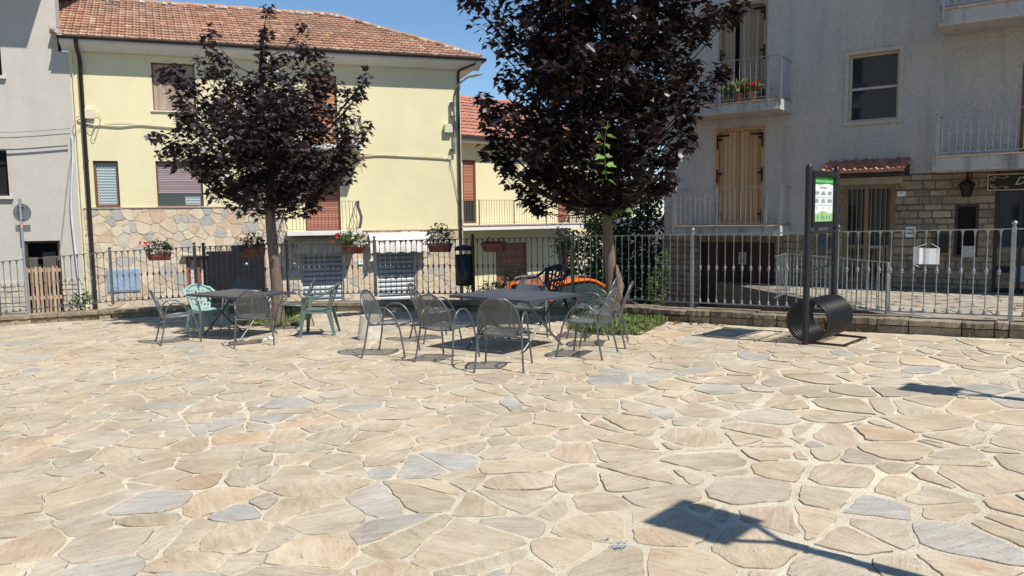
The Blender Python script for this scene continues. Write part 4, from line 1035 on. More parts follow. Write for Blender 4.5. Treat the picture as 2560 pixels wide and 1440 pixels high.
# wall lantern
x_, z_ = A.at(2417, 472, -.30); o = thing('wall_lantern', 'old iron wall lantern on the stone wall above the narrow dark window', 'lantern', tuple(A.w(x_, -.30, z_)), A.a)
LM = mat('lantern_iron', (.03, .022, .018), .5, .4); m = MB()
m.lathe([(.07, -.16), (.075, -.15), (.13, .06), (.145, .07), (.145, .08), (.09, .15), (.04, .17), (.02, .21), (.03, .23), (0, .26)], n=6, sm=False); m.build('body', LM, o)
m = MB(); m.tube([(0, .3, .10), (0, .28, .28), (0, .1, .34), (0, 0, .25)], .012, 5); m.tube(spiral((0, .2, .2), .07, 1.3, (0, 1, 0), (0, 0, 1)), .008, 5); m.box(-.05, .05, .28, .3, .02, .35); m.build('bracket', LM, o)
m = MB(); m.lathe([(.064, -.155), (.116, .05)], n=6, sm=False); g_ = m.build('glass', mat('lantern_glass', (.35, .32, .26), .2, 0, .6), o); g_.scale = (1.08, 1.08, 1)

# ------------------------------------------------------------------ terrace in front of the building
TZ = .15
e0 = A.at(1962, 700, -.0)[0]
q0 = ray(1965, 737); t_ = (CH - TZ) / -q0[2]; T0 = np.array([0, 0, CH]) + q0 * t_; q1 = ray(2217, 786); t_ = (CH - TZ) / -q1[2]; T1 = np.array([0, 0, CH]) + q1 * t_
kb = [tuple(p) for p in KB if p[0] > T1[0] - .6]; kp = min(kb, key=lambda p: p[0])
dirT = (T1 - T0)[:2] / np.linalg.norm((T1 - T0)[:2])
def wallpt(p, d):      # where a line meets the building
    n_ = A.ey[:2]; t = ((A.o[:2] - p) @ n_) / (d @ n_); return p + d * t
W0 = wallpt(T0[:2], -dirT) ; W1 = A.w(ax1, 0, 0)[:2]
T2 = T1[:2] + dirT * .9
TP = [tuple(W0), tuple(T0[:2]), tuple(T1[:2]), tuple(T2)]
for p in KB:
    if p[0] > T2[0] + .2: TP.append((p[0], p[1] + .03))
TP.append(tuple(W1))
m = MB(); m.prism(TP[::-1], -1.6, TZ - .005, 'z', 1)
ccc = cells(T0[0] - 1, 16, 5, 21, .42, lambda a, b: .02, 21)
def inpoly(p, P):
    c = False
    for i in range(len(P)):
        a, b = P[i], P[i - 1]
        if (a[1] > p[1]) != (b[1] > p[1]) and p[0] < (b[0] - a[0]) * (p[1] - a[1]) / (b[1] - a[1]) + a[0]: c = not c
    return c
for c in ccc:
    if all(inpoly(p, TP) for p in c):
        q = roughen(c, .12, .012, .2, 4); n = len(q); m.add([(p[0], p[1], TZ + random.uniform(0, .008)) for p in q], [tuple(range(n))], 0)
struct(m.build('terrace', [mat_stone('terrace_stone', [(0, (.34, .31, .26)), (.5, (.42, .38, .31)), (1, (.37, .33, .26))], .4, .006, .9, 3, (.25, .22, .17)), mat('terrace_concrete', (.20, .18, .14), .95, 0, .1, .3, 2, .02, 20)]))
# terrace railing
tr = thing('terrace_railing', 'low plain galvanised railing along the terrace edge behind the bicycle rack', 'railing', (0, 0, 0))
L0 = T0[:2]; L1 = T1[:2]; LL = np.linalg.norm(L1 - L0); hb = .80; a = MB(); b = MB()
def seg(p, q):
    L = np.linalg.norm(np.array(q) - np.array(p)); n = max(2, int(L / .13))
    a.beam((*p, TZ + hb), (*q, TZ + hb), .04, .014, 0, .5); a.beam((*p, TZ + .04), (*q, TZ + .04), .03, .014, 0, .5)
    for i in range(1, n): t = np.array(p) + (np.array(q) - np.array(p)) * i / n; b.tube([(*t, TZ + .04), (*t, TZ + hb)], .008, 5)
seg(tuple(L0), tuple(L1)); r_ = dep(1937, 700, T0[1] - .9)[:2]; seg(tuple(r_), tuple(L0))
a.build('rail', GALV, tr); b.build('bars', GALV, tr)
for p in (L0, L1, (L0 + L1) / 2): MB().box(p[0] - .022, p[0] + .022, p[1] - .022, p[1] + .022, TZ - .3, TZ + hb).build('post', GALV, tr)

# ------------------------------------------------------------------ foliage
def leaf_shape(kind):
    'outline of a blade lying in x (width) y (length), as two halves sharing the midrib'
    if kind == 'maple':
        half = [(0, 0), (.10, .02), (.22, -.10), (.20, .08), (.42, .10), (.36, .24), (.56, .42), (.36, .46), (.30, .60), (.16, .54), (.15, .78), (0, 1.0)]
    elif kind == 'oval': half = [(0, 0), (.16, .18), (.22, .42), (.15, .72), (0, 1)]
    elif kind == 'round': half = [(0, 0), (.3, .1), (.46, .4), (.36, .75), (0, .9)]
    elif kind == 'ivy': half = [(0, 0), (.35, .05), (.42, .3), (.26, .5), (.14, .78), (0, 1)]
    else: half = [(0, 0), (.05, .3), (.045, .7), (0, 1)]
    return np.array(half)
def leaves(name, pos, nrm, tip, size, mt, parent, kind='maple', fold=.18, droop=.15):
    'many blades in one mesh: pos, normal, tip direction are (n,3) arrays'
    H = leaf_shape(kind); k = len(H); n = len(pos)
    nrm = nrm / np.linalg.norm(nrm, axis=1, keepdims=True)
    tip = tip - nrm * (tip * nrm).sum(1, keepdims=True); tip /= np.linalg.norm(tip, axis=1, keepdims=True) + 1e-9
    side = np.cross(tip, nrm)
    # vertices: midrib base(0), tip(k-1) shared; right half 1..k-2, left half mirrored
    X = np.concatenate([H[:, 0], -H[1:-1, 0]]); Yv = np.concatenate([H[:, 1], H[1:-1, 1]])
    Z = np.abs(X) * fold - droop * Yv ** 2
    nv = len(X); V = pos[:, None, :] + size[:, None, None] * (X[None, :, None] * side[:, None, :] + Yv[None, :, None] * tip[:, None, :] + Z[None, :, None] * nrm[:, None, :])
    V = V.reshape(-1, 3)
    r = list(range(k)); l = [0] + [k - 1] + list(range(nv - 1, k - 1, -1))
    f1 = np.array(r); f2 = np.array(l)
    base_ = (np.arange(n) * nv)[:, None]
    F1 = (f1[None] + base_); F2 = (f2[None] + base_)
    loops = np.concatenate([F1, F2], 1).reshape(-1); tot = np.tile([len(f1), len(f2)], n); st = np.concatenate([[0], np.cumsum(tot)[:-1]])
    me = bpy.data.meshes.new(name); me.vertices.add(len(V)); me.vertices.foreach_set('co', V.astype(np.float32).ravel())
    me.loops.add(len(loops)); me.loops.foreach_set('vertex_index', loops.astype(np.int32))
    me.polygons.add(2 * n); me.polygons.foreach_set('loop_start', st.astype(np.int32)); me.polygons.foreach_set('loop_total', tot.astype(np.int32))
    me.materials.append(mt); me.update(calc_edges=True)
    at = me.attributes.new('rnd', 'FLOAT', 'FACE'); at.data.foreach_set('value', np.repeat(RNG.random(n), 2).astype(np.float32))
    o = bpy.data.objects.new(name, me); COL.objects.link(o); o.parent = parent; return o
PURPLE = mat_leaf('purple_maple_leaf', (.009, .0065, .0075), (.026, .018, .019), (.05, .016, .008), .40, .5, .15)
PURPLE2 = mat_leaf('purple_maple_leaf_far', (.016, .011, .013), (.058, .042, .048), (.07, .02, .014), .40, .65, .14)  # paler leaf tones hold the grey highlights of lit leaves in their colour
GREENL = mat_leaf('fresh_green_leaf', (.09, .16, .03), (.19, .29, .07), (.16, .28, .05), .5, .4, .3)
BARK = mat('maple_bark', (.20, .15, .115), .92, 0, .15, .35, 6, .02, 14, stretch=(3, 3, .5))
BARKD = mat('dark_twig', (.07, .045, .035), .9)
def maple(label, base_pt, trunk_px, blobs, leafmt, lsize, dens, Y0, seed, lean=0.0, tr=.10):
    rg = np.random.default_rng(seed); rnd_ = random.Random(seed)
    o = thing('maple_tree', label, 'tree', base_pt, 0, 'purple leaved maples on the plaza')
    b = np.array(base_pt)
    top = dep(*trunk_px, Y0)
    def loc(p): return np.array(p) - b
    T = MB(); th = top[2] - b[2]; P = []; Rr = []
    for i in range(11):
        t = i / 10; p = b + (top - b) * t; P.append(loc(p) + [.02 * math.sin(t * 5), .02 * math.cos(t * 4), 0]); Rr.append(tr * (1.45 - .35 * min(1, t * 4)) * (1 - .18 * t) if t < .25 else tr * (1.1 - .2 * t))
    T.tube(P, Rr, 14); T.build('trunk', BARK, o)
    L = MB(); Tw = MB(); pos = []; nr = []; tp = []; sz = []
    C0 = np.array(loc(top))
    # leader
    ctr = np.mean([dep(x_, y_, Y0 + dy) for x_, y_, r_, dy in blobs], 0); ztop = max(dep(x_, y_, Y0)[2] for x_, y_, r_, dy in blobs)
    lead_top = loc(np.array([top[0] * .5 + ctr[0] * .5, Y0, ztop - .2])); 
    def leader(t): return C0 + (lead_top - C0) * t + np.array([.08 * math.sin(t * 7), .08 * math.cos(t * 6), 0]) * t
    L.tube([leader(t) for t in np.linspace(0, 1, 12)], [tr * .85 * (1 - t * .85) + .006 for t in np.linspace(0, 1, 12)], 8)
    for (x_, y_, r_, dy) in blobs:
        c = loc(dep(x_, y_, Y0 + dy)); rad = r_ * Y0 / F
        h = np.clip((c[2] - C0[2] - .75 * np.linalg.norm((c - C0)[:2])) / (lead_top[2] - C0[2]), .0, .95)
        s0 = leader(h); mid = (s0 + c) / 2 + np.array([0, 0, -.12 * np.linalg.norm(c - s0)])
        pts = smooth_path([s0, mid, c, c + (c - mid) / (np.linalg.norm(c - mid) + 1e-6) * rad * .5], 4)
        L.tube(pts, list(np.linspace((.011 if c[2] < C0[2] + .5 else max(.009, .020 * (1 - h)) + .005), .003, len(pts))), 6)
        ncl = max(3, int(dens * (rad / .3) ** 2.3))
        for _ in range(ncl):
            d = rg.normal(size=3); d /= np.linalg.norm(d); q = c + d * rad * rg.random() ** .40
            out = q - leader(max(0, h - .1)); out /= np.linalg.norm(out) + 1e-6; out = out * .8 + np.array([0, 0, .55]) + rg.normal(size=3) * .3; out /= np.linalg.norm(out)
            tl = rg.uniform(.16, .34); st_ = q - out * tl * .5; Tw.tube([st_ - out * .12, st_ + out * tl], [.005, .002], 3, cap=False)
            nl = rg.integers(6, 11); ph = rg.uniform(0, 6)
            for i in range(nl):
                t = (i // 2 + .5) / (nl / 2); base__ = st_ + out * tl * min(1, t); a = ph + (i // 2) * 1.57 + (i % 2) * math.pi
                o1 = np.cross(out, [0.3, .2, 1]); o1 /= np.linalg.norm(o1); o2 = np.cross(out, o1)
                sd = o1 * math.cos(a) + o2 * math.sin(a); pet = sd * rg.uniform(.03, .07) + out * .02
                pos.append(base__ + pet); tpv = sd * 1.0 + out * .25 + np.array([0, 0, -.38]); tp.append(tpv + rg.normal(size=3) * .25)
                nr.append(np.array([0, 0, 1.0]) + (sd + out) * .25 + rg.normal(size=3) * .42); sz.append(lsize * rg.uniform(.6, 1.25))
    L.build('limbs', BARKD, o); Tw.build('twigs', BARKD, o)
    leaves('crown', np.array(pos), np.array(nr), np.array(tp), np.array(sz), leafmt, o)
    print(label[:20], 'leaves', len(pos)); return o
def sprout(parent, pts, n, size, name='green_shoot', mt=GREENL, kind='maple'):
    P = [np.array(p) for p in smooth_path(pts, 5)]; m = MB(); m.tube(P, .006, 5); s = m.build(name, mat('green_stem', (.10, .13, .04), .7), parent)
    pos = []; nr = []; tp = []; sz = []
    for i in range(n):
        q = P[int(len(P) * (i // 2 * 2) / n)]; a = (i // 2) * 1.3 + (i % 2) * math.pi; sd = np.array([math.cos(a), math.sin(a) * .6, 0])
        pos.append(q + sd * .03); tp.append(sd + [0, 0, -.3]); nr.append(np.array([0, -.4, 1]) + RNG.normal(size=3) * .25); sz.append(size * random.uniform(.7, 1.2))
    return leaves('shoot_leaves', np.array(pos), np.array(nr), np.array(tp), np.array(sz), mt, s, kind)
# left maple
LB_ = gnd(693, 800); LB_[1] = 14.2; LB_[0] = (dep(693, 800, 14.2))[0]; LB_[2] = G(LB_[0], LB_[1]) - .02
bl = [(664, 36, 12, 0), (664, 75, 22, 0), (668, 118, 30, 0), (688, 165, 44, 0), (560, 175, 34, .2), (690, 225, 62, -.3), (755, 72, 14, 0), (758, 115, 26, .1), (765, 165, 42, .2), (800, 225, 48, 0), (812, 160, 26, -.2),
      (528, 92, 12, .1), (540, 130, 24, .1), (520, 170, 26, 0), (565, 225, 58, -.1), (438, 168, 17, 0), (412, 195, 22, -.2), (450, 205, 32, 0), (480, 235, 45, .2), (452, 262, 30, 0), (500, 300, 55, -.2), (470, 310, 35, -.2), (398, 348, 16, -.3), (425, 372, 30, -.3), (470, 378, 45, .2), (440, 402, 24, 0), (520, 390, 60, -.5),
      (640, 300, 95, .3), (620, 330, 90, -1.0), (720, 320, 90, -.7), (700, 400, 95, .4), (610, 420, 85, -.4), (770, 290, 70, .3), (850, 290, 44, 0), (880, 240, 28, .2), (912, 205, 14, .1), (900, 235, 20, .1), (905, 330, 18, .1), (880, 350, 38, 0), (845, 370, 55, -.3), (800, 400, 70, .2), (850, 430, 40, .1), (880, 410, 22, .1), (820, 465, 42, -.3),
      (560, 455, 52, .2), (520, 440, 30, -.1), (575, 490, 26, -.2), (620, 480, 50, .5), (650, 500, 45, -.6), (700, 490, 60, .1), (760, 475, 55, -.2), (610, 520, 22, 0), (705, 530, 24, .1), (770, 515, 30, 0), (720, 300, 80, 1.0), (600, 350, 80, 1.1), (760, 400, 60, 1.1), (660, 430, 70, 1.0), (640, 540, 14, 0), (560, 300, 60, .9), (640, 230, 50, .7)]
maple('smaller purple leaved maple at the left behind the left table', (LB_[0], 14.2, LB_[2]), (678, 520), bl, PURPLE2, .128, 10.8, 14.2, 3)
# right maple
RB_ = dep(1527, 802, 12.7); RB_[2] = G(RB_[0], 12.7) - .02
br = [(1182, 10, 26, 0), (1215, 45, 34, .2), (1200, -30, 40, 0), (1240, 95, 34, 0), (1262, 140, 30, -.1), (1300, 60, 60, .2), (1300, -60, 80, 0), (1275, 190, 34, .2), (1262, 235, 28, 0), (1210, 255, 12, .1), (1232, 275, 20, 0), (1222, 300, 20, -.2), (1262, 290, 38, 0), (1232, 340, 28, .1), (1280, 350, 60, 0), (1230, 378, 20, .1), (1262, 410, 34, 0), (1292, 440, 32, -.2), (1262, 424, 14, .1), (1310, 480, 34, 0), (1345, 505, 28, 0), (1305, 508, 14, .1), (1352, 530, 12, 0),
      (1350, 150, 75, -.6), (1350, 150, 70, .8), (1340, 260, 75, .3), (1340, 330, 80, -.9), (1350, 420, 70, .6), (1380, 430, 65, -.5), (1400, 80, 90, -.8), (1420, 60, 90, .8), (1430, 200, 95, -1.0), (1430, 210, 95, .9), (1440, 310, 95, -.9), (1450, 320, 95, 1.0), (1450, 410, 85, -.5), (1450, 440, 75, .7), (1400, 505, 38, 0), (1450, 510, 42, .2), (1510, 505, 45, -.3),
      (1520, 100, 95, -.8), (1530, 120, 95, .9), (1540, 220, 95, -1.0), (1550, 230, 90, 1.0), (1550, 330, 90, -.8), (1560, 340, 90, .9), (1550, 430, 75, -.4), (1560, 450, 65, .6), (1580, 500, 32, .1), (1620, 100, 85, -.6), (1640, 60, 85, .8), (1640, 190, 80, .2), (1630, 270, 75, -.6), (1640, 300, 65, .7), (1650, 380, 55, .1), (1640, 440, 48, -.2), (1620, 490, 28, .1), (1672, 410, 32, 0), (1700, 350, 36, .1), (1722, 320, 16, 0), (1705, 385, 18, .1),
      (1690, 230, 50, 0), (1700, 160, 55, .2), (1700, 80, 60, 0), (1760, 40, 40, 0), (1800, 20, 40, .1), (1760, 95, 26, 0), (1745, 250, 26, -.1), (1758, 215, 30, 0), (1790, 192, 18, .1), (1730, 290, 22, .1), (1700, 290, 35, 0), (1822, 45, 20, .1), (1802, 190, 10, 0), (1835, 10, 20, 0), (1660, 470, 12, .1),
      (1400, -80, 110, .5), (1500, -100, 120, -.8), (1600, -90, 110, .5), (1700, -60, 90, 0), (1450, -220, 110, .3), (1560, -230, 110, -.3), (1500, -330, 80, .1), (1480, 30, 90, .1), (1590, 20, 90, 0)]
rt = maple('tall dense purple leaved maple in the middle of the plaza before the fence', tuple(RB_), (1520, 520), br, PURPLE, .148, 8.0, 12.7, 8, tr=.092)
sprout(rt, [dep(x_, y_, 11.0) - RB_ for x_, y_ in ((1516, 450), (1512, 400), (1512, 350), (1520, 302))], 14, .15)
sprout(rt, [dep(x_, y_, 12.2) - RB_ for x_, y_ in ((1525, 545), (1540, 530), (1560, 525), (1572, 540))], 6, .13)
m = MB()   # torn strip of bark at the foot of the trunk
st0 = dep(1545, 700, 12.55) - RB_; st1 = dep(1538, 800, 12.55) - RB_
m.tube([tuple(st0 + [-.02, .05, .25]), tuple(st0 + [.03, 0, -.1]), tuple((st0 + st1) / 2), tuple(st1)], [.02, .075, .07, .06], 8); m.build('split_bark', mat('split_bark_wood', (.26, .18, .12), .95, 0, .1, .5, 9, .03, 20, stretch=(3, 3, .4)), rt)

def bush(name, label, cat, boxes, Yd, mt, lsize, n, kind, stems=True, group=None, seed=0, base_z=-1.6, trunk=None, zup=.7):
    'foliage spread through ellipsoids given in the picture (px, py, rx, ry, dy)'
    rg = np.random.default_rng(seed + 50); c0 = dep(boxes[0][0], boxes[0][1], Yd); o = thing(name, label, cat, (c0[0], Yd, base_z), 0, group); O = np.array([c0[0], Yd, base_z])
    pos = []; tot = sum(b[2] * b[3] for b in boxes); m = MB()
    for (x, y, rx, ry, dy) in boxes:
        c = dep(x, y, Yd + dy) - O; a = rx * Yd / F; b = ry * Yd / F; k = int(n * rx * ry / tot)
        for _ in range(max(1, k // 7)):
            d = rg.normal(size=3); d /= np.linalg.norm(d); q = c + d * np.array([a, (a + b) * .5, b]) * rg.random() ** .45
            for __ in range(7): pos.append(q + rg.normal(size=3) * lsize * .9)
        m.tube([(c[0] * .3, c[1] * .3, 0), (c[0] * .7, c[1] * .7, c[2] * .5), tuple(c)], [.03, .02, .008], 5)
    n_ = len(pos); nr = rg.normal(size=(n_, 3)) * .6 + [0, -.1, zup]; tp = rg.normal(size=(n_, 3)) + [0, 0, -.2]
    m.build('stems' if not trunk else 'trunk', BARKD, o); leaves('foliage', np.array(pos), nr, tp, lsize * rg.uniform(.6, 1.3, n_), mt, o, kind); return o
DKG = mat_leaf('dark_green_leaf', (.012, .022, .008), (.035, .06, .018), (.05, .10, .02), .45, .4, .12)
MIDG = mat_leaf('mid_green_leaf', (.05, .085, .02), (.11, .17, .045), (.16, .26, .05), .5, .35, .25)
OLIVE = mat_leaf('olive_green_leaf', (.07, .09, .03), (.17, .20, .08), (.2, .28, .07), .55, .3, .25)
GRASS = mat_leaf('grass_blade', (.14, .17, .05), (.34, .36, .14), (.3, .4, .1), .6, .25, .3)
bush('evergreen_tree', 'dark evergreen tree between the far yellow house and the apartment building', 'tree', [(1600, 600, 75, 130, 0), (1620, 480, 60, 70, .5), (1590, 350, 65, 90, 1), (1630, 250, 40, 70, 1), (1540, 640, 60, 110, .5), (1640, 690, 45, 90, -.5), (1500, 500, 60, 90, 1.5), (1580, 730, 90, 60, -.5)], 23.5, DKG, .15, 11000, 'oval', trunk=True, seed=1)
bush('leafy_shrub', 'sunlit green leafy shrub behind the fence left of the right maple trunk', 'shrub', [(1470, 640, 55, 70, 0), (1430, 620, 32, 40, 0), (1490, 580, 35, 40, .2), (1460, 710, 55, 50, -.2), (1510, 690, 30, 70, .1), (1400, 600, 14, 30, 0), (1480, 545, 20, 25, .2)], 21.6, MIDG, .12, 3600, 'oval', seed=2)
bush('flowering_shrub', 'loose flowering shrub with red blossoms before the far yellow house', 'shrub', [(1240, 720, 28, 24, 0), (1275, 700, 24, 34, 0), (1300, 690, 20, 34, .1), (1330, 715, 28, 26, 0), (1215, 728, 20, 18, 0), (1262, 690, 10, 20, 0)], 24.0, OLIVE, .085, 1500, 'oval', seed=3)
bush('leafy_shrub', 'small sunlit shrub behind the bright fence beside the garage', 'shrub', [(1650, 690, 22, 30, 0), (1640, 730, 30, 30, 0), (1662, 655, 14, 22, 0)], 17.5, MIDG, .09, 700, 'oval', seed=4)
bush('weed_plant', 'green weed growing at the foot of the brown downpipe at the left', 'plant', [(200, 752, 12, 16, 0), (212, 745, 10, 18, 0), (192, 760, 10, 12, 0)], 17.2, OLIVE, .09, 160, 'oval', seed=5, base_z=-1.6)
bush('ivy', 'dark ivy over the far wall beside the shrub right of the yellow house', 'plant', [(1440, 735, 60, 30, 0), (1530, 740, 60, 30, 0)], 25.0, DKG, .12, 900, 'ivy', seed=6)

# grass and ground cover in the tree pits
def patch(label, poly, n, hmax, seed, mt2):
    rg = np.random.default_rng(seed); P = [tuple(gnd(*p)[:2]) for p in poly]; xs = [p[0] for p in P]; ys = [p[1] for p in P]
    pos = []
    while len(pos) < n:
        p = (rg.uniform(min(xs), max(xs)), rg.uniform(min(ys), max(ys)))
        if inpoly(p, P) and mnoise.noise(Vector((p[0] * 3, p[1] * 3, seed))) > -.28 + .3 * (rg.random() < .2): pos.append((p[0], p[1], G(*p) + rg.random() ** 1.5 * hmax))
    pos = np.array(pos); k = int(n * .45)
    o = leaves('grass', pos[:k], rg.normal(size=(k, 3)) * .4 + [0, 0, 1], rg.normal(size=(k, 3)), rg.uniform(.03, .07, k), mt2, None, 'round')
    o['label'] = label; o['category'] = 'ground cover'; o['kind'] = 'stuff'
    q = pos[k:].copy(); q[:, 2] = [G(a, b) for a, b in q[:, :2]]; n2 = len(q)
    t = rg.normal(size=(n2, 3)) * .45 + [0, 0, 1]
    o2 = leaves('grass', q, np.cross(t, rg.normal(size=(n2, 3))), t, rg.uniform(.05, hmax * 1.5, n2), GRASS, None, 'blade'); 
    # one object: join the two meshes' data
    import bmesh
    bm = bmesh.new(); bm.from_mesh(o.data); bm2_off = len(o.data.materials); o.data.materials.append(GRASS)
    bm2 = bmesh.new(); bm2.from_mesh(o2.data)
    for f in bm2.faces: f.material_index = 1
    tmp = bpy.data.meshes.new('t'); bm2.to_mesh(tmp); bm.from_mesh(tmp); bm.to_mesh(o.data); bm.free(); bm2.free()
    bpy.data.objects.remove(o2)
    s = MB(); s.add([(a, b, G(a, b) + .003) for a, b in P], [tuple(range(len(P)))]); so = struct(s.build('soil', mat('pit_soil', (.16, .12, .08), .95, 0, .1, .4, 6, .02, 30)))
    return o
patch('dry grass and weeds round the left maple trunk', [(596, 812), (600, 783), (640, 770), (768, 768), (775, 790), (752, 812), (690, 822)], 2200, .11, 1, GRASS)
patch('green clover patch round the right maple trunk', [(1418, 826), (1440, 800), (1500, 784), (1640, 782), (1678, 788), (1664, 808), (1600, 838), (1500, 838)], 5000, .10, 2, MIDG)
rg = np.random.default_rng(9); n = 60; c = gnd(1690, 806); pos = np.array([c + [rg.normal() * .35, rg.normal() * .28, .015] for _ in range(n)])
o = leaves('dead_leaves', pos, rg.normal(size=(n, 3)) * .5 + [0, 0, 1], rg.normal(size=(n, 3)), rg.uniform(.04, .1, n), mat_leaf('dead_leaf', (.25, .10, .04), (.5, .26, .12), (.4, .15, .05), .8, .2, .2), None, 'maple')
o['kind'] = 'stuff'; o['label'] = 'dry orange leaves by the kerb right of the clover patch'; o['category'] = 'leaves'

# ------------------------------------------------------------------ mesh chairs
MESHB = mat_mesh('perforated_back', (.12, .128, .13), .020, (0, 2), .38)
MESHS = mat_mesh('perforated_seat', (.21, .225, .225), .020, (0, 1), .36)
def back_outline(n=26, wf=1.0):
    'points (x, y, z) round the back rest from one seat corner over the top to the other'
    out = []
    for i in range(n + 1):
        t = i / n; a = math.pi * t
        # superellipse-like arch, widest at two thirds height
        s = -math.cos(a); h = abs(math.sin(a)) ** .62; z = .42 + .45 * h; x = .225 * math.copysign(abs(s) ** .75, s) * (1 + .10 * math.sin(min(1, h) * math.pi)) * wf
        if h < .02: x = s * .20
        y = -.20 - .17 * h ** 1.1; out.append((x, y, z))
    return out
def mesh_chair(label, loc, rot, group):
    o = thing('mesh_chair', label, 'chair', loc, rot, group)
    bo = back_outline(); m = MB()
    st = [(-.20, -.19, .425), (-.235, -.02, .44), (-.235, .14, .448), (-.19, .235, .445), (-.08, .262, .438), (.08, .262, .438), (.19, .235, .445), (.235, .14, .448), (.235, -.02, .44), (.20, -.19, .425)]
    loop = [Vector(p) for p in bo[::-1]] + smooth_path(st, 3)
    m.tube(loop, .0125, 7, True); m.build('frame', CHAIRM, o)
    # back sheet between mirrored outline points with a slight dish
    m = MB(); n = len(bo) - 1; rows = [];
    for i in range(0, n // 2 + 1):
        a = np.array(bo[i]); b = np.array(bo[n - i]); rows.append([tuple(a + (b - a) * k / 8 + np.array([0, -.03 * math.sin(math.pi * k / 8), 0])) for k in range(9)])
    vs = sum(rows, []); fs = [(r * 9 + k, r * 9 + k + 1, r * 9 + k + 10, r * 9 + k + 9) for r in range(len(rows) - 1) for k in range(8)]
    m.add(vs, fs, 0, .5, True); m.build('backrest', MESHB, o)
    m = MB(); ys = [(-.19, .20, .425), (-.10, .222, .43), (-.02, .235, .437), (.07, .236, .443), (.14, .235, .446), (.20, .212, .445), (.24, .17, .442), (.262, .08, .438)]; vs = []
    for y_, hw_, z_ in ys:
        for k in range(9): u = k / 4 - 1; vs.append((hw_ * u, y_, z_ - .018 * (1 - u * u)))
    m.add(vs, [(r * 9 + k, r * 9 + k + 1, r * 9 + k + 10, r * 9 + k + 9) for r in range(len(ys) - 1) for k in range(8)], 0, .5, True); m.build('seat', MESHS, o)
    for sg in (-1, 1):
        m = MB(); P = [(.29, -.30, 0), (.272, -.25, .22), (.258, -.215, .44), (.258, -.19, .56), (.262, -.13, .645), (.266, -.04, .672), (.268, .05, .655), (.266, .13, .59), (.262, .19, .49), (.264, .235, .38), (.275, .275, .2), (.29, .31, 0)]
        m.tube(smooth_path([(sg * a, b, c) for a, b, c in P], 4), .0125, 7)
        m.tube([(sg * .20, -.19, .425), (sg * .26, -.21, .43)], .010, 5); m.tube([(sg * .225, .17, .447), (sg * .262, .20, .455)], .010, 5)
        m.build('arm_loop', CHAIRM, o)
    for y_ in (-.22, .19): m = MB(); m.tube([(-.262, y_, .425 if y_ < 0 else .42), (0, y_ + .01, .405), (.262, y_, .425 if y_ < 0 else .42)], .009, 6); m.build('stretcher', CHAIRM, o)
    return o
g_right = 'chairs round the right table'; g_left = 'chairs round the left table'
def P3(x, y): return (x, y, G(x, y) + .002)
CH_ = [('grey mesh armchair beside the concrete bollard, left end of the right table', (-1.66, 10.25), (.95, -.22), g_right),
       ('grey mesh armchair at the near left corner of the right table, seen half from behind', (-.84, 9.62), (.275, .45), g_right),
       ('grey mesh armchair nearest the camera with its back to us before the right table', (-.11, 8.9), (.1, .53), g_right),
       ('grey mesh armchair at the right table, right behind the near left corner chair', tuple(gnd(1088, 849)[:2]), (.85, .45), g_right),
       ('grey mesh armchair on the far side of the right table facing us', tuple(gnd(1325, 838)[:2]), (-.12, -1), g_right),
       ('grey mesh armchair nearest us at the right end of the right table, facing left', (.95, 9.5), (-.47, .24), g_right),
       ('rightmost grey mesh armchair, its back furthest right beside the clover patch', tuple(gnd(1512, 863)[:2]), (-1, .22), g_right),
       ('grey mesh armchair furthest back at the right end of the right table', tuple(gnd(1480, 842)[:2]), (-1, .30), g_right),
       ('grey mesh armchair at the far left of the left table facing right', (-5.5, 12.37), (.45, .28), g_left),
       ('grey mesh armchair nearest us at the left table, its back towards us', (-4.03, 11.75), (-.16, .5), g_left),
       ('grey mesh armchair behind the left table facing us before the black gate panel', tuple(gnd(603, 816)[:2]), (.1, -1), g_left),
       ('grey mesh armchair half hidden by the darker green plastic chair', tuple(gnd(737, 822)[:2]), (-1, -.12), g_left)]
c0 = None
for lab, (x_, y_), (dx, dy), gr in CH_:
    if c0 is None: c0 = mesh_chair(lab, P3(x_, y_), face(dx, dy), gr)
    else: dup(c0, lab, P3(x_, y_), face(dx, dy), gr)

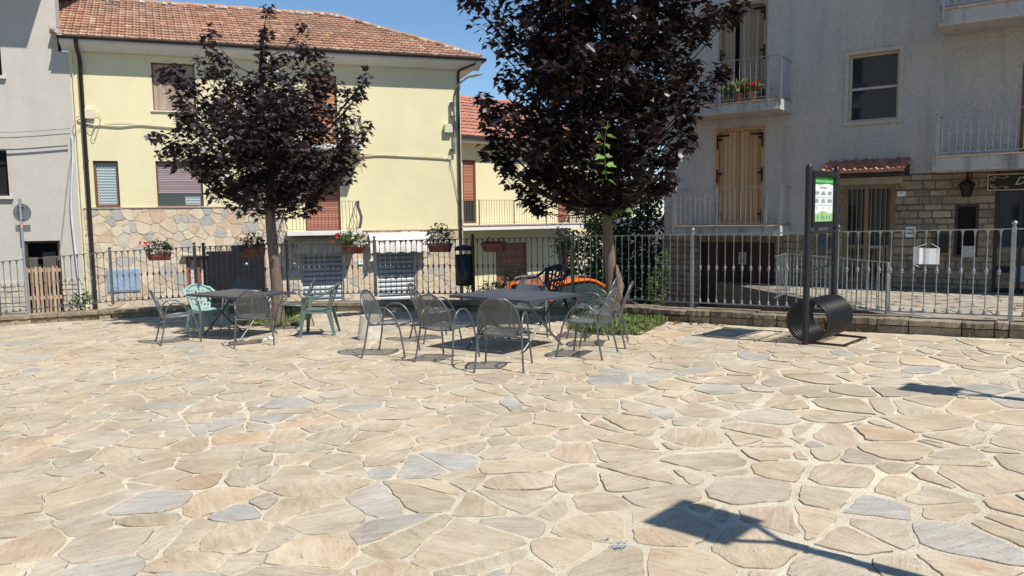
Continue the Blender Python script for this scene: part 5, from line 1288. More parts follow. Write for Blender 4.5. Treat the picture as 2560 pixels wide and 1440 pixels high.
# ------------------------------------------------------------------ plastic chairs
def plastic_chair(label, loc, rot, mt_, group):
    o = thing('plastic_chair', label, 'chair', loc, rot, group)
    def backp(u, v):     # u -1..1 across, v 0..1 up
        wd = .17 + .075 * v ** .7; return (u * wd * (1 - .12 * max(0, v - .8) / .2 * abs(u)), -.20 - .15 * v + .07 * u * u * (.4 + v), .43 + .42 * v - .07 * u * u * v)
    m = MB(); nu, nv = 14, 16
    for i in range(nu):
        for j in range(nv):
            hole = (2 <= j <= 12) and (i % 2 == 1) and (1 <= i <= 12) and ((j + (i // 2) * 2) % 3 != 0)
            if hole: continue
            q = [backp(-1 + 2 * (i + a) / nu, (j + b) / nv) for a, b in ((0, 0), (1, 0), (1, 1), (0, 1))]
            q2 = [(a, b - .006, c) for a, b, c in q]; m.add(q + q2, [(0, 1, 2, 3), (7, 6, 5, 4), (0, 4, 5, 1), (1, 5, 6, 2), (2, 6, 7, 3), (3, 7, 4, 0)], 0, .5)
    m.build('backrest', mt_, o)
    # top rim flowing down into the arms
    for sg in (-1, 1):
        pass
    m = MB(); rim = []
    top = [(u, *backp(u, 1.0)) for u in np.linspace(-1, 1, 9)]
    path = [(-.285, .20, .655), (-.29, .05, .662), (-.285, -.09, .672), (-.27, -.21, .735), (-.235, -.29, .80)] + [(x, y - .002, z + .006) for u, x, y, z in top] + [(.235, -.29, .80), (.27, -.21, .735), (.285, -.09, .672), (.29, .05, .662), (.285, .20, .655)]
    path = smooth_path(path, 4); vs = []; n = len(path)
    for i, p in enumerate(path):
        t = (path[min(i + 1, n - 1)] - path[max(i - 1, 0)]).normalized(); sd = t.cross(Vector((0, 0, 1)))
        sd = sd.normalized() if sd.length > .1 else Vector((0, 1, 0)); e = min(i, n - 1 - i) / (n * .28); ww = .030 if e < 1 else .016
        up = Vector((0, 0, 1))
        for a, b in ((-1, -.020), (-1, 0), (-.6, .007), (.6, .007), (1, 0), (1, -.020)): vs.append(p + sd * a * ww + up * b)
    fs = [(i * 6 + k, i * 6 + (k + 1) % 6, i * 6 + 6 + (k + 1) % 6, i * 6 + 6 + k) for i in range(n - 1) for k in range(6)] + [tuple(range(6)), tuple(range(6 * n - 1, 6 * n - 7, -1))]
    m.add(vs, fs, 0, .5, True); m.build('arm_rim', mt_, o)
    m = MB(); ys = [(-.20, .19, .43), (-.12, .215, .425), (0, .23, .425), (.12, .235, .43), (.20, .235, .435), (.245, .23, .425), (.255, .225, .39)]; vs = []
    for y_, hw_, z_ in ys:
        for k in range(9): u = k / 4 - 1; vs.append((hw_ * u, y_, z_ - .014 * (1 - u * u)))
    fs = [(r * 9 + k, r * 9 + k + 1, r * 9 + k + 10, r * 9 + k + 9) for r in range(len(ys) - 1) for k in range(8)]; m.add(vs, fs, 0, .5, True)
    for sg in (-1, 1): m.add([(sg * .19, -.2, .43), (sg * .235, .2, .435), (sg * .24, .2, .38), (sg * .20, -.2, .37)], [(0, 1, 2, 3)], 0, .5)
    m.add([(-.19, -.2, .43), (.19, -.2, .43), (.2, -.2, .37), (-.2, -.2, .37)], [(0, 1, 2, 3)], 0, .5); m.build('seat', mt_, o)
    for sg in (-1, 1):
        for fy in (1, -1):
            m = MB(); yt = .20 if fy > 0 else -.19; yb = .27 if fy > 0 else -.31; xt = .235 if fy > 0 else .2; xb = .285 if fy > 0 else .26; z1 = .43
            def Lp(x, y, w1, w2): return [(sg * (x - w1), y), (sg * x, y), (sg * x, y - fy * w2)]
            a = [(*p, z1) for p in Lp(xt + .01, yt + fy * .04, .075, .075)]; b = [(*p, 0) for p in Lp(xb, yb, .04, .04)]
            vs = a + b; cen = [(sg * (xt - .03), yt + fy * .0, z1), (sg * (xb - .012), yb - fy * .012, 0)]
            m.add(vs + cen, [(0, 1, 4, 3), (1, 2, 5, 4), (3, 4, 7), (4, 5, 7), (0, 3, 7, 6), (6, 7, 5, 2)], 0, .5)
            if fy > 0:
                m.add([(sg * .245, .24, .43), (sg * .245, .17, .43), (sg * .30, .21, .655), (sg * .30, .13, .655), (sg * .232, .22, .43), (sg * .27, .20, .655)], [(0, 1, 3, 2), (0, 2, 5, 4), (1, 4, 5, 3)], 0, .5)
            m.build('leg', mt_, o)
    return o
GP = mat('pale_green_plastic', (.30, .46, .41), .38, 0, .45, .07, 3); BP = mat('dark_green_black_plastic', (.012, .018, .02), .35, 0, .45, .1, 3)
GP2 = mat('shade_darkened_green_plastic', (.115, .165, .148), .42, 0, .4, .12, 3)  # green darkened to put the shade of the near side into the colour
pg = 'plastic armchairs'
plastic_chair('pale green plastic armchair at the left table between the mesh chairs', P3(*gnd(520, 833)[:2]), face(.72, -.55), GP, pg)
plastic_chair('shade darkened green plastic armchair at the right end of the left table, seen side on', P3(*gnd(799, 836)[:2]), face(-.98, -.05), GP2, pg)
plastic_chair('black plastic armchair behind the right table in front of the orange car', P3(*gnd(1362, 806)[:2]), face(-.72, -.66), BP, pg).scale = (1.12, 1.12, 1.13)

# ------------------------------------------------------------------ folding tables
TOP = mat('anthracite_table_top', (.085, .095, .115), .42, .35, .5, .12, 4)
def table(label, c, ang, L, Wd):
    z0 = G(*c); o = thing('folding_table', label, 'table', (c[0], c[1], z0), ang, 'folding metal tables')
    slots = []
    for row in (-Wd / 2 + .16, Wd / 2 - .16):
        for i in range(22): x = -L / 2 + .16 + i * (L - .32) / 21; slots.append((x - .010, x + .010, row - .022, row + .022))
    m = MB()
    for a, b, c_, d in grid_rects(-L / 2, L / 2, -Wd / 2, Wd / 2, slots): m.add([(a, c_, .738), (b, c_, .738), (b, d, .738), (a, d, .738)], [(0, 1, 2, 3)], 0, .5); m.add([(a, c_, .733), (b, c_, .733), (b, d, .733), (a, d, .733)], [(3, 2, 1, 0)], 0, .5)
    m.box(-L / 2 - .003, L / 2 + .003, -Wd / 2 - .012, -Wd / 2 - .001, .700, .739, 0, .5); m.box(-L / 2 - .003, L / 2 + .003, Wd / 2 + .001, Wd / 2 + .012, .700, .739, 0, .5)
    m.box(-L / 2 - .012, -L / 2 - .0035, -Wd / 2 - .012, Wd / 2 + .012, .701, .7385, 0, .5); m.box(L / 2 + .0035, L / 2 + .012, -Wd / 2 - .012, Wd / 2 + .012, .701, .7385, 0, .5)
    m.build('table_top', TOP, o)
    for sg in (-1, 1):
        for k in (-1, 1):
            x = sg * (L / 2 - .22) + k * .018; m = MB()
            P = [(x, -k * (Wd / 2 - .16), .72), (x, -k * .10, .47), (x, k * .10, .28), (x, k * (Wd / 2 - .10), 0)]
            m.tube(smooth_path(P, 5), .016, 7); m.build('leg', CHAIRM, o)
    for k in (-1, 1):
        MB().tube([(-(L / 2 - .22) + k * .018, k * .22, .18), ((L / 2 - .22) + k * .018, k * .22, .18)], .011, 6).build('crossbar', CHAIRM, o)
        MB().tube([(-(L / 2 - .22), k * (Wd / 2 - .17), .715), ((L / 2 - .22), k * (Wd / 2 - .17), .715)], .013, 6).build('top_rail', CHAIRM, o)
    return o
A0 = np.array([-.86, 10.42]); A1 = np.array([.23, 9.52]); ang = math.atan2(*(A1 - A0)[::-1]); L_ = 1.38; Wd_ = 1.10
e1 = np.array([math.cos(ang), math.sin(ang)]); e2 = np.array([-e1[1], e1[0]]); c = (A0 + A1) / 2 + e2 * Wd_ / 2
tb = table('dark metal folding table among eight mesh chairs before the right maple', c, ang, L_, Wd_)
cl = np.array([-4.62, 12.78]); tl = table('dark metal folding table at the left with a small black ashtray on it', cl, R(-30), 1.34, 1.0)
a = thing('ashtray', 'small black ashtray standing on the left table', 'ashtray', (cl[0] + .35, cl[1] + .28, G(*cl) + .741)); m = MB(); m.lathe([(.045, 0), (.075, .04), (.068, .042), (.04, .008), (0, .008)], n=14); m.build('bowl', BLACKM, a)
x_ = gnd(736, 815); a = thing('ashtray', 'small black ashtray fallen on the paving right of the left table', 'ashtray', (x_[0], x_[1], G(x_[0], x_[1]) + .004)); m = MB(); m.lathe([(.05, 0), (.08, .05), (.072, .052), (.045, .01), (0, .01)], n=14); m.build('bowl', BLACKM, a)
x_ = gnd(672, 848); m = MB(); n = 9
vs = [(x_[0] + (i / (n - 1) - .5) * .17, x_[1] + (j / (n - 1) - .5) * .13, G(x_[0], x_[1]) + .008 + .05 * abs(mnoise.noise(Vector((i * .55, j * .55, 2.3)))) * 2 * math.sin(math.pi * i / (n - 1)) ** .5 * math.sin(math.pi * j / (n - 1)) ** .5) for j in range(n) for i in range(n)]
m.add(vs, [(j * n + i, j * n + i + 1, j * n + n + i + 1, j * n + n + i) for j in range(n - 1) for i in range(n - 1)], 0, .5)
tag(m.build('crumpled_napkin', mat('white_napkin', (.8, .8, .8), .9)), 'crumpled white napkin on the paving under the nearest chair of the left table', 'napkin')
# concrete bollard
x_ = gnd(923, 850); bo = thing('concrete_bollard', 'short round pale concrete bollard beside the left mesh chair of the right table', 'bollard', (x_[0], x_[1] + .12, G(x_[0], x_[1])))
m = MB(); m.lathe([(.205, -.01), (.212, .03), (.197, .055), (.155, .36), (.148, .375), (.12, .382), (0, .384)], n=28); m.build('body', mat('rough_pale_concrete', (.56, .51, .42), .95, 0, .15, .22, 9, .025, 45), bo)

# ------------------------------------------------------------------ bicycle rack with information board
RK0 = gnd(2013, 861); rk = thing('bicycle_rack', 'black spiral bicycle rack under two posts carrying a green and white information board', 'bicycle rack', (RK0[0], RK0[1], G(RK0[0], RK0[1])), 0)
dR = np.array([.70, .714]); dR /= np.linalg.norm(dR); aR = math.atan2(dR[1], dR[0]); rk.rotation_euler = (0, 0, aR); RLn = .88; PH = 2.27
gz = lambda x: .03 * dR[0] * x - .007 * dR[1] * x
for x0_ in (0, RLn):
    m = MB(); m.lathe([(.041, gz(x0_) - .01), (.041, PH - .03), (.035, PH), (.02, PH + .018), (0, PH + .022)], (x0_, 0, 0), 16); m.build('post', BLACKM, rk)
nrmS = -1     # board faces local -y (towards the sun)
zb0, zb1 = PH - .78, PH - .06
m = MB(); frame_ = frame_mb(.055, RLn - .055, zb0, zb1, .07, -.035, .035); frame_.box(.125, RLn - .125, -.0, .02, zb0 + .07, zb1 - .07, 0, .5); bf = frame_.build('board_frame', BLACKM, rk)
bx, by, bz0, bz1 = .13, RLn - .13, zb0 + .075, zb1 - .075; H = bz1 - bz0; W = by - bx
MB().add([(bx, -.006, bz0), (by, -.006, bz0), (by, -.006, bz1), (bx, -.006, bz1)], [(0, 1, 2, 3)]).build('printed_sheet', mat('sheet_white', (.74, .76, .74), .5, 0, .3, .02, 3), bf)
def wave(name, y, z0f, z1f, col, ph, k, amp, top=True):
    n = 24; vs = []
    for i in range(n + 1):
        u = i / n; wv = amp * math.sin(u * k + ph)
        vs += [(bx + W * u, y, bz0 + H * (z0f + (0 if top else wv))), (bx + W * u, y, bz0 + H * (z1f + (wv if top else 0)))]
    MB().add(vs, [(2 * i, 2 * i + 2, 2 * i + 3, 2 * i + 1) for i in range(n)]).build(name, col, bf)
wave('dark_green_band', -.0075, .845, 1.0, mat('band_dark_green', (.04, .20, .05), .5, 0, .3, .03, 2), 2.4, 8, .012, False)
wave('green_band', -.009, .87, 1.0, mat('band_green', (.07, .36, .07), .5, 0, .3, .03, 2), 0, 0, 0)
wave('pale_green_hills', -.0075, 0, .21, mat('hill_green', (.33, .52, .22), .5, 0, .3, .05, 2), 3.4, 9, .03, True)
SINK = mat('sheet_ink', (.16, .17, .17), .6); SW = mat('sheet_lettering', (.62, .78, .60), .6)
m = MB(); rgh = random.Random(6); xh = bx + W * .05        # the heading is too blurred to read: only its row of letter strokes
while xh < by - W * .06:
    wl = W * rgh.choice((.018, .026, .034)); hh = H * .016
    m.box(xh, xh + wl * .3, -.0105, -.0092, bz0 + H * .905 - hh, bz0 + H * .905 + hh); zc_ = bz0 + H * .905 + rgh.choice((-hh, 0, hh)) * .8; m.box(xh + wl * .3, xh + wl, -.0105, -.0092, zc_ - hh * .2, zc_ + hh * .2); xh += wl + W * rgh.choice((.012, .012, .03))
m.build('board_heading', SW, bf)
m = MB(); rgt = random.Random(2)
m.box(bx + W * .36, bx + W * .68, -.009, -.007, bz0 + H * .755, bz0 + H * .775); m.box(bx + W * .335, bx + W * .345, -.009, -.007, bz0 + H * .745, bz0 + H * .79)
for row, lines in ((.66, 3), (.485, 3)):
    for c_ in range(3):
        cx_ = bx + W * (.17 + .33 * c_); m.box(cx_ - .01, cx_ + .01, -.009, -.007, bz0 + H * (row + .025), bz0 + H * (row + .032))
        for k in range(lines):
            hw_ = W * rgt.uniform(.06, .125); m.box(cx_ - hw_, cx_ + hw_, -.009, -.007, bz0 + H * (row - .028 * k), bz0 + H * (row + .014 - .028 * k))
    m.box(bx + W * .04, by - W * .04, -.009, -.007, bz0 + H * (row - .115), bz0 + H * (row - .111))
for c_ in range(3): m.box(bx + W * (.16 + .33 * c_), bx + W * (.175 + .33 * c_), -.009, -.007, bz0 + H * .27, bz0 + H * .335)
m.build('board_text', SINK, bf)
m = MB(); TG = mat('sheet_trees', (.05, .25, .14), .6)
for u, h_ in ((.24, .09), (.44, .15), (.55, .07), (.70, .08), (.85, .07)): x = bx + W * u; m.prism([(x - .008 - h_ * .05, bz0 + H * .06), (x + .008 + h_ * .05, bz0 + H * .06), (x + .014, bz0 + H * (.06 + h_ * .55)), (x, bz0 + H * (.06 + h_)), (x - .014, bz0 + H * (.06 + h_ * .55))], -.0105, -.0085, 'y')
m.build('board_trees', TG, bf)
m = MB(); m.tube([(0, 0, .93), (RLn, 0, 1.0)], .012, 7); m.tube([(.03, -.03, zb0 - .06), (RLn - .05, -.03, zb0 - .06)], .018, 7); m.build('crossbar', BLACKM, rk)
m = MB(); turns = 13; pts = []; rc = .262
for i in range(turns * 20 + 1):
    t = i / (turns * 20); a_ = 2 * math.pi * turns * t; x = .02 + (RLn - .04) * t; pts.append((x, math.sin(a_) * rc, rc + .03 + gz(x) + math.cos(a_) * rc))
m.tube(pts, .0145, 8); m.build('coil', BLACKM, rk)
m = MB(); sq = [(.12, -.02), (.0, -.52), (RLn, -.52), (RLn - .02, -.02)]
P_ = [(.05, 0), (.08, -.46), (.80, -.46), (.84, 0)]
for p, q in zip(P_[:-1], P_[1:]): m.beam((p[0], p[1], .02 + gz(p[0])), (q[0], q[1], .02 + gz(q[0])), .035, .03, 0, .5)
m.build('ground_frame', BLACKM, rk)

# ------------------------------------------------------------------ street lamps that stand outside the picture and throw shadows into it
def square_lamp(label, tip, size, head_h, up=.0):
    'tip: ground point where the middle of the head throws its shadow'
    k = 1 / math.tan(SUN_EL); base_ = np.array(tip[:2]) + SUN_AZ * head_h * k; z = G(*base_)
    o = thing('street_lamp', label, 'street lamp', (base_[0], base_[1], z), math.atan2(SUN_AZ[1], SUN_AZ[0]), 'square headed street lamps'); h = head_h
    m = MB(); m.lathe([(.06, 0), (.06, .1), (.05, .14), (.045, h - .62)], n=12); m.build('pole', BLACKM, o)
    m = MB()
    for sg in (-1, 1): m.tube(smooth_path([(0, 0, h - .64), (0, sg * .05, h - .52), (0, sg * size * .34, h - .30), (0, sg * size * .36, h - .16)], 4), .022, 6)
    m.build('arms', BLACKM, o)
    m = MB(); s2 = size / 2; m.add([(-s2 * .7, -s2, h - .14), (s2 * .7, -s2, h - .14), (s2 * .7, s2, h - .14), (-s2 * .7, s2, h - .14), (-s2 * .9, -s2 * 1.05, h + .12), (s2 * .9, -s2 * 1.05, h + .12), (s2 * .9, s2 * 1.05, h + .12), (-s2 * .9, s2 * 1.05, h + .12)], [(3, 2, 1, 0), (4, 5, 6, 7), (0, 1, 5, 4), (1, 2, 6, 5), (2, 3, 7, 6), (3, 0, 4, 7)], 0, .5); m.build('lamp_head', BLACKM, o); return o
square_lamp('square headed street lamp standing behind the camera at the right, near one', (1.10, 4.09), .42, 3.4)
square_lamp('square headed street lamp further right, throwing the small shadow on the paving', (3.93, 6.93), .36, 3.6)

# ------------------------------------------------------------------ things on the fence
def fpt(px, py=620):
    'point on the rail line of the fence seen at this column'
    d = ray(px, py)[:2]
    for a, b in zip(FX[:-1], FX[1:]):
        a2 = np.array(a[:2]); b2 = np.array(b[:2]); e = b2 - a2; den = d[0] * e[1] - d[1] * e[0]
        t = (a2[0] * e[1] - a2[1] * e[0]) / den; u = (a2[0] * d[1] - a2[1] * d[0]) / den
        if 0 <= u <= 1 and t > 0: return a2 + e * u, a[2] + (b[2] - a[2]) * u, math.atan2(e[1], e[0])
TERRA = mat('terracotta_plastic', (.25, .095, .065), .7, 0, .25, .15, 5); SOIL = mat('potting_soil', (.05, .035, .025), .95)
REDF = mat_leaf('red_petal', (.45, .01, .02), (.75, .03, .05), (.6, .02, .03), .6, .2, .25); WHF = mat_leaf('white_petal', (.7, .7, .66), (.85, .85, .8), (.6, .6, .5), .6, .2, .25); PKF = mat_leaf('pink_petal', (.6, .05, .15), (.8, .12, .3), (.6, .1, .2), .6, .2, .25)
def planter(label, px, blooms, n, size=(.25, .14, .2), seed=0, tilt=0, lmat=DKG):
    p, z, an = fpt(px); o = thing('flower_box', label, 'flower box', (p[0] + math.sin(an) * .11, p[1] - math.cos(an) * .11, z - .16), an, 'terracotta flower boxes on the fence')
    o.rotation_euler = (tilt, 0, an)
    def ring(w, d, z): return [(-w, -d, z), (w, -d, z), (w, d, z), (-w, d, z)]
    R_ = [ring(.205, .065, -.09), ring(.235, .085, .05), ring(.25, .095, .055), ring(.25, .095, .085), ring(.232, .078, .083), ring(.225, .07, .04)]
    vs = sum(R_, []); m = MB(); m.add(vs, [(3, 2, 1, 0)] + [(i * 4 + k, i * 4 + (k + 1) % 4, i * 4 + 4 + (k + 1) % 4, i * 4 + 4 + k) for i in range(5) for k in range(4)], 0, .5)
    for zz in (-.045, -.005): m.box(-.232, .232, -.088 - (0 if zz > -.02 else -.006), -.07, zz, zz + .012)
    m.build('box', TERRA, o); MB().box(-.226, .226, -.071, .071, .03, .045).build('soil', SOIL, o)
    m = MB()
    for x in (-.15, .15): m.tube(smooth_path([(x, -.10, -.05), (x, -.105, .05), (x, .0, .10), (x, .09, .17), (x, .12, .13)], 4), .006, 5)
    m.build('hanger', BLACKM, o)
    if not n: return o
    rg = np.random.default_rng(seed + 30); pos = []; nr = []
    for _ in range(n // 6):
        u = rg.uniform(-1, 1); c = np.array([u * size[0], rg.uniform(-1, .8) * size[1], .08 + size[2] * 1.2 * rg.random() ** .8 * (1 - .35 * abs(u))])
        for __ in range(6): pos.append(c + rg.normal(size=3) * .03)
    pos = np.array(pos); k = len(pos); leaves('foliage', pos, rg.normal(size=(k, 3)) * .6 + [0, -.2, .7], rg.normal(size=(k, 3)) + [0, 0, .35], rg.uniform(.035, .075, k), lmat, o, 'oval')
    for nm, mt_, cnt, rng_x in blooms:
        q = []
        for _ in range(cnt):
            c = np.array([rg.uniform(*rng_x) * size[0], -size[1] * rg.uniform(.2, 1.1), .06 + size[2] * rg.uniform(.0, 1.1)])
            for __ in range(7): q.append(c + rg.normal(size=3) * .014)
        q = np.array(q); k = len(q); leaves(nm, q, rg.normal(size=(k, 3)) + [0, -.8, .4], rg.normal(size=(k, 3)), rg.uniform(.025, .045, k), mt_, o, 'round')
    return o
planter('flower box with deep red and white blooms, leftmost on the fence', 402, [('red_blossoms', REDF, 5, (-1.3, -.5)), ('white_blossoms', WHF, 5, (-.5, .3))], 420, (.27, .14, .22), 1)
planter('flower box with dark leaves partly behind the left maple trunk', 640, [('white_blossoms', WHF, 4, (-.6, .1))], 460, (.26, .14, .27), 2)
planter('flower box full of white blooms with a few red ones, right of the left maple', 890, [('white_blossoms', WHF, 16, (.1, 1.1)), ('red_blossoms', REDF, 7, (-1.5, -.6))], 520, (.32, .16, .27), 3, 0, MIDG)
planter('flower box with dark leaves and few white blooms left of the litter bin', 1106, [('white_blossoms', WHF, 4, (-.5, .3)), ('red_blossoms', REDF, 2, (-1.2, -.9))], 480, (.28, .15, .32), 4)
planter('empty terracotta flower box hanging tilted right of the litter bin', 1243, [], 0, tilt=R(18))
# litter bin on the fence post
p, z, an = fpt(1161); lb = thing('litter_bin', 'black litter bin with domed hood on the dark fence post', 'litter bin', (p[0] + .0, p[1] - .20, z - .92), an)
m = MB(); m.lathe([(.10, .0), (.16, .012), (.176, .05), (.178, .62), (.172, .62), (.17, .1), (0, .06)], n=24); m.build('bin_body', BLACKM, lb)
m = MB(); m.lathe([(.188, .70), (.19, .72), (.16, .775), (.09, .805), (0, .815)], n=24, sx=1, sy=1); m.lathe([(.18, .700), (.001, .71)], n=24); m.build('hood', BLACKM, lb)
m = MB(); m.tube([(.19, .02, -.3), (.19, .02, .95)], .03, 8); m.lathe([(.02, .95), (.035, .97), (.035, .99), (0, 1.02)], (.19, .02, 0), 10); m.build('bin_post', BLACKM, lb)
m = MB(); m.beam((.13, .02, .74), (.20, .02, .74), .03, .04); m.beam((.1, .02, .3), (.19, .02, .3), .04, .04)
for sg in (1, -1): m.tube(spiral((.09 + sg * .035, -.0, -.045), .045, 1.3, (sg, 0, 0), (0, 0, 1)), .008, 5)
m.tube(smooth_path([(.18, 0, -.2), (.12, 0, -.16), (.09, 0, -.06), (.09, 0, .02)], 4), .01, 5); m.build('bracket', BLACKM, lb)
# white card tied to the right fence
p, z, an = fpt(2317, 640); sc = p[1]; cz_ = dep(2317, 640, sc)[2]; o = thing('white_card', 'blank white card tied to the bars of the right fence before the entrance wall', 'card', (p[0] + math.sin(an) * .045, p[1] - math.cos(an) * .045, cz_), an)
m = MB(); W_ = .155; H_ = .105
vs = []
for i in range(9):
    u = i / 8; y_ = -.03 * math.sin(math.pi * min(1, u * 1.0)) ** 2 - (.03 if i == 2 else 0)
    vs += [(-W_ + 2 * W_ * u, y_, -H_), (-W_ + 2 * W_ * u, y_, H_ + .008 * (i < 3))]
m.add(vs, [(2 * i, 2 * i + 2, 2 * i + 3, 2 * i + 1) for i in range(8)], 0, .5); o_ = m.build('sheet', mat('card_white', (.74, .75, .76), .7, 0, .2, .03, 3), o)
for a_, b_ in (((-W_, -.01, H_), (0.0, .03, H_ + .06)), ((W_, -.01, H_), (.05, .03, H_ + .06)), ((-W_, -.01, -H_), (-W_ + .07, .03, -H_ - .04))): MB().tube([a_, b_], .004, 4).build('tie', WE, o)
# traffic sign seen from behind
p, z, an = fpt(66, 700); ts = thing('traffic_sign', 'round traffic sign seen from behind on a galvanised pole at the far left', 'traffic sign', (p[0] + .02, p[1] - .06, z - 1.15), 0)
tz = lambda px, py: dep(px, py, p[1] - .06)[2] - (z - 1.15)
m = MB(); m.tube([(0, 0, 0), (0, 0, tz(47, 497))], .028, 10); m.build('pole', mat('sign_pole_steel', (.36, .40, .46), .4, .5, .5, .15, 6), ts)
SB_ = mat('sign_back_grey', (.20, .205, .20), .55, .3, .4, .15, 3)
zc = tz(48, 532); m = MB(); m.lathe([(0, 0), (.195, 0), (.195, .006), (0, .006)], (0, 0, 0), 28, sm=False); d_ = m.build('sign_disc', SB_, ts); d_.matrix_local = Matrix.Translation((0, .05, zc)) @ Matrix.Rotation(R(90), 4, 'X')
m = MB()
for q in (zc + .13, zc - .13): m.beam((-.05, .035, q), (.05, .035, q), .035, .02); m.tube([(.036 * math.cos(a), .036 * math.sin(a), q) for a in np.linspace(0, 2 * math.pi, 13)[:-1]], .008, 5, True)
m.build('clamps', GALV, ts)
zp = tz(51, 571); MB().bev(-.16, .16, .035, .045, zp - .075, zp + .075, .003).build('lower_plate', SB_, ts)
zp = tz(44, 600); MB().bev(-.075, -.03, .02, .06, zp - .17, zp + .17, .01).build('side_box', SB_, ts)
zp = tz(50, 563); m = MB(); m.tube([(0, 0, zp - .05), (0, 0, zp + .05)], .0295, 10); m.build('sticker', mat('faded_sticker', (.55, .28, .26), .6, 0, .3, .5, 40), ts)
# ------------------------------------------------------------------ flower pots on the upper balcony
def balcony_pot(label, px, py, bl, seed, tall=False, pm=None):
    off = -.86; x = A.X(px, py, off); o = thing('flower_pot', label, 'flower pot', tuple(A.w(x, off, UB[2] + .032)), A.a, 'flower pots on the upper balcony')
    m = MB(); m.lathe([(.075, 0), (.10, .15), (.115, .155), (.115, .19), (.10, .19), (.095, .16), (0, .16)], n=16); m.build('pot', pm or mat('clay_pot', (.42, .20, .12), .8), o); rg = np.random.default_rng(seed)
    n = 140; d = rg.normal(size=(n, 3)) * [.11, .09, .07] + [0, 0, .27]; leaves('foliage', d, rg.normal(size=(n, 3)) * .6 + [0, -.2, .7], rg.normal(size=(n, 3)) + [0, 0, .4], rg.uniform(.05, .09, n), MIDG, o, 'round')
    if tall:
        n = 14; t = rg.normal(size=(n, 3)) * .35 + [0, 0, 1]; leaves('tall_leaves', np.tile([[0, 0, .2]], (n, 1)) + rg.normal(size=(n, 3)) * .03, np.cross(t, rg.normal(size=(n, 3))), t, rg.uniform(.28, .42, n), mat_leaf('pale_green_leaf', (.16, .24, .07), (.32, .40, .16), (.3, .4, .1), .5, .3, .25), o, 'oval')
    q = []
    for _ in range(10):
        c = rg.normal(size=3) * [.11, .08, .06] + [0, -.04, .33]
        for __ in range(8): q.append(c + rg.normal(size=3) * .02)
    q = np.array(q); k = len(q); leaves('blossoms', q, rg.normal(size=(k, 3)) + [0, -.8, .4], rg.normal(size=(k, 3)), rg.uniform(.03, .055, k), bl, o, 'round')
balcony_pot('clay pot of pink flowers on the upper balcony', 1815, 258, PKF, 1)
balcony_pot('pot with tall pale green leaves between flowers on the upper balcony', 1848, 256, REDF, 2, True)
balcony_pot('clay pot of red geraniums at the right on the upper balcony', 1878, 254, REDF, 3)
o_ = None
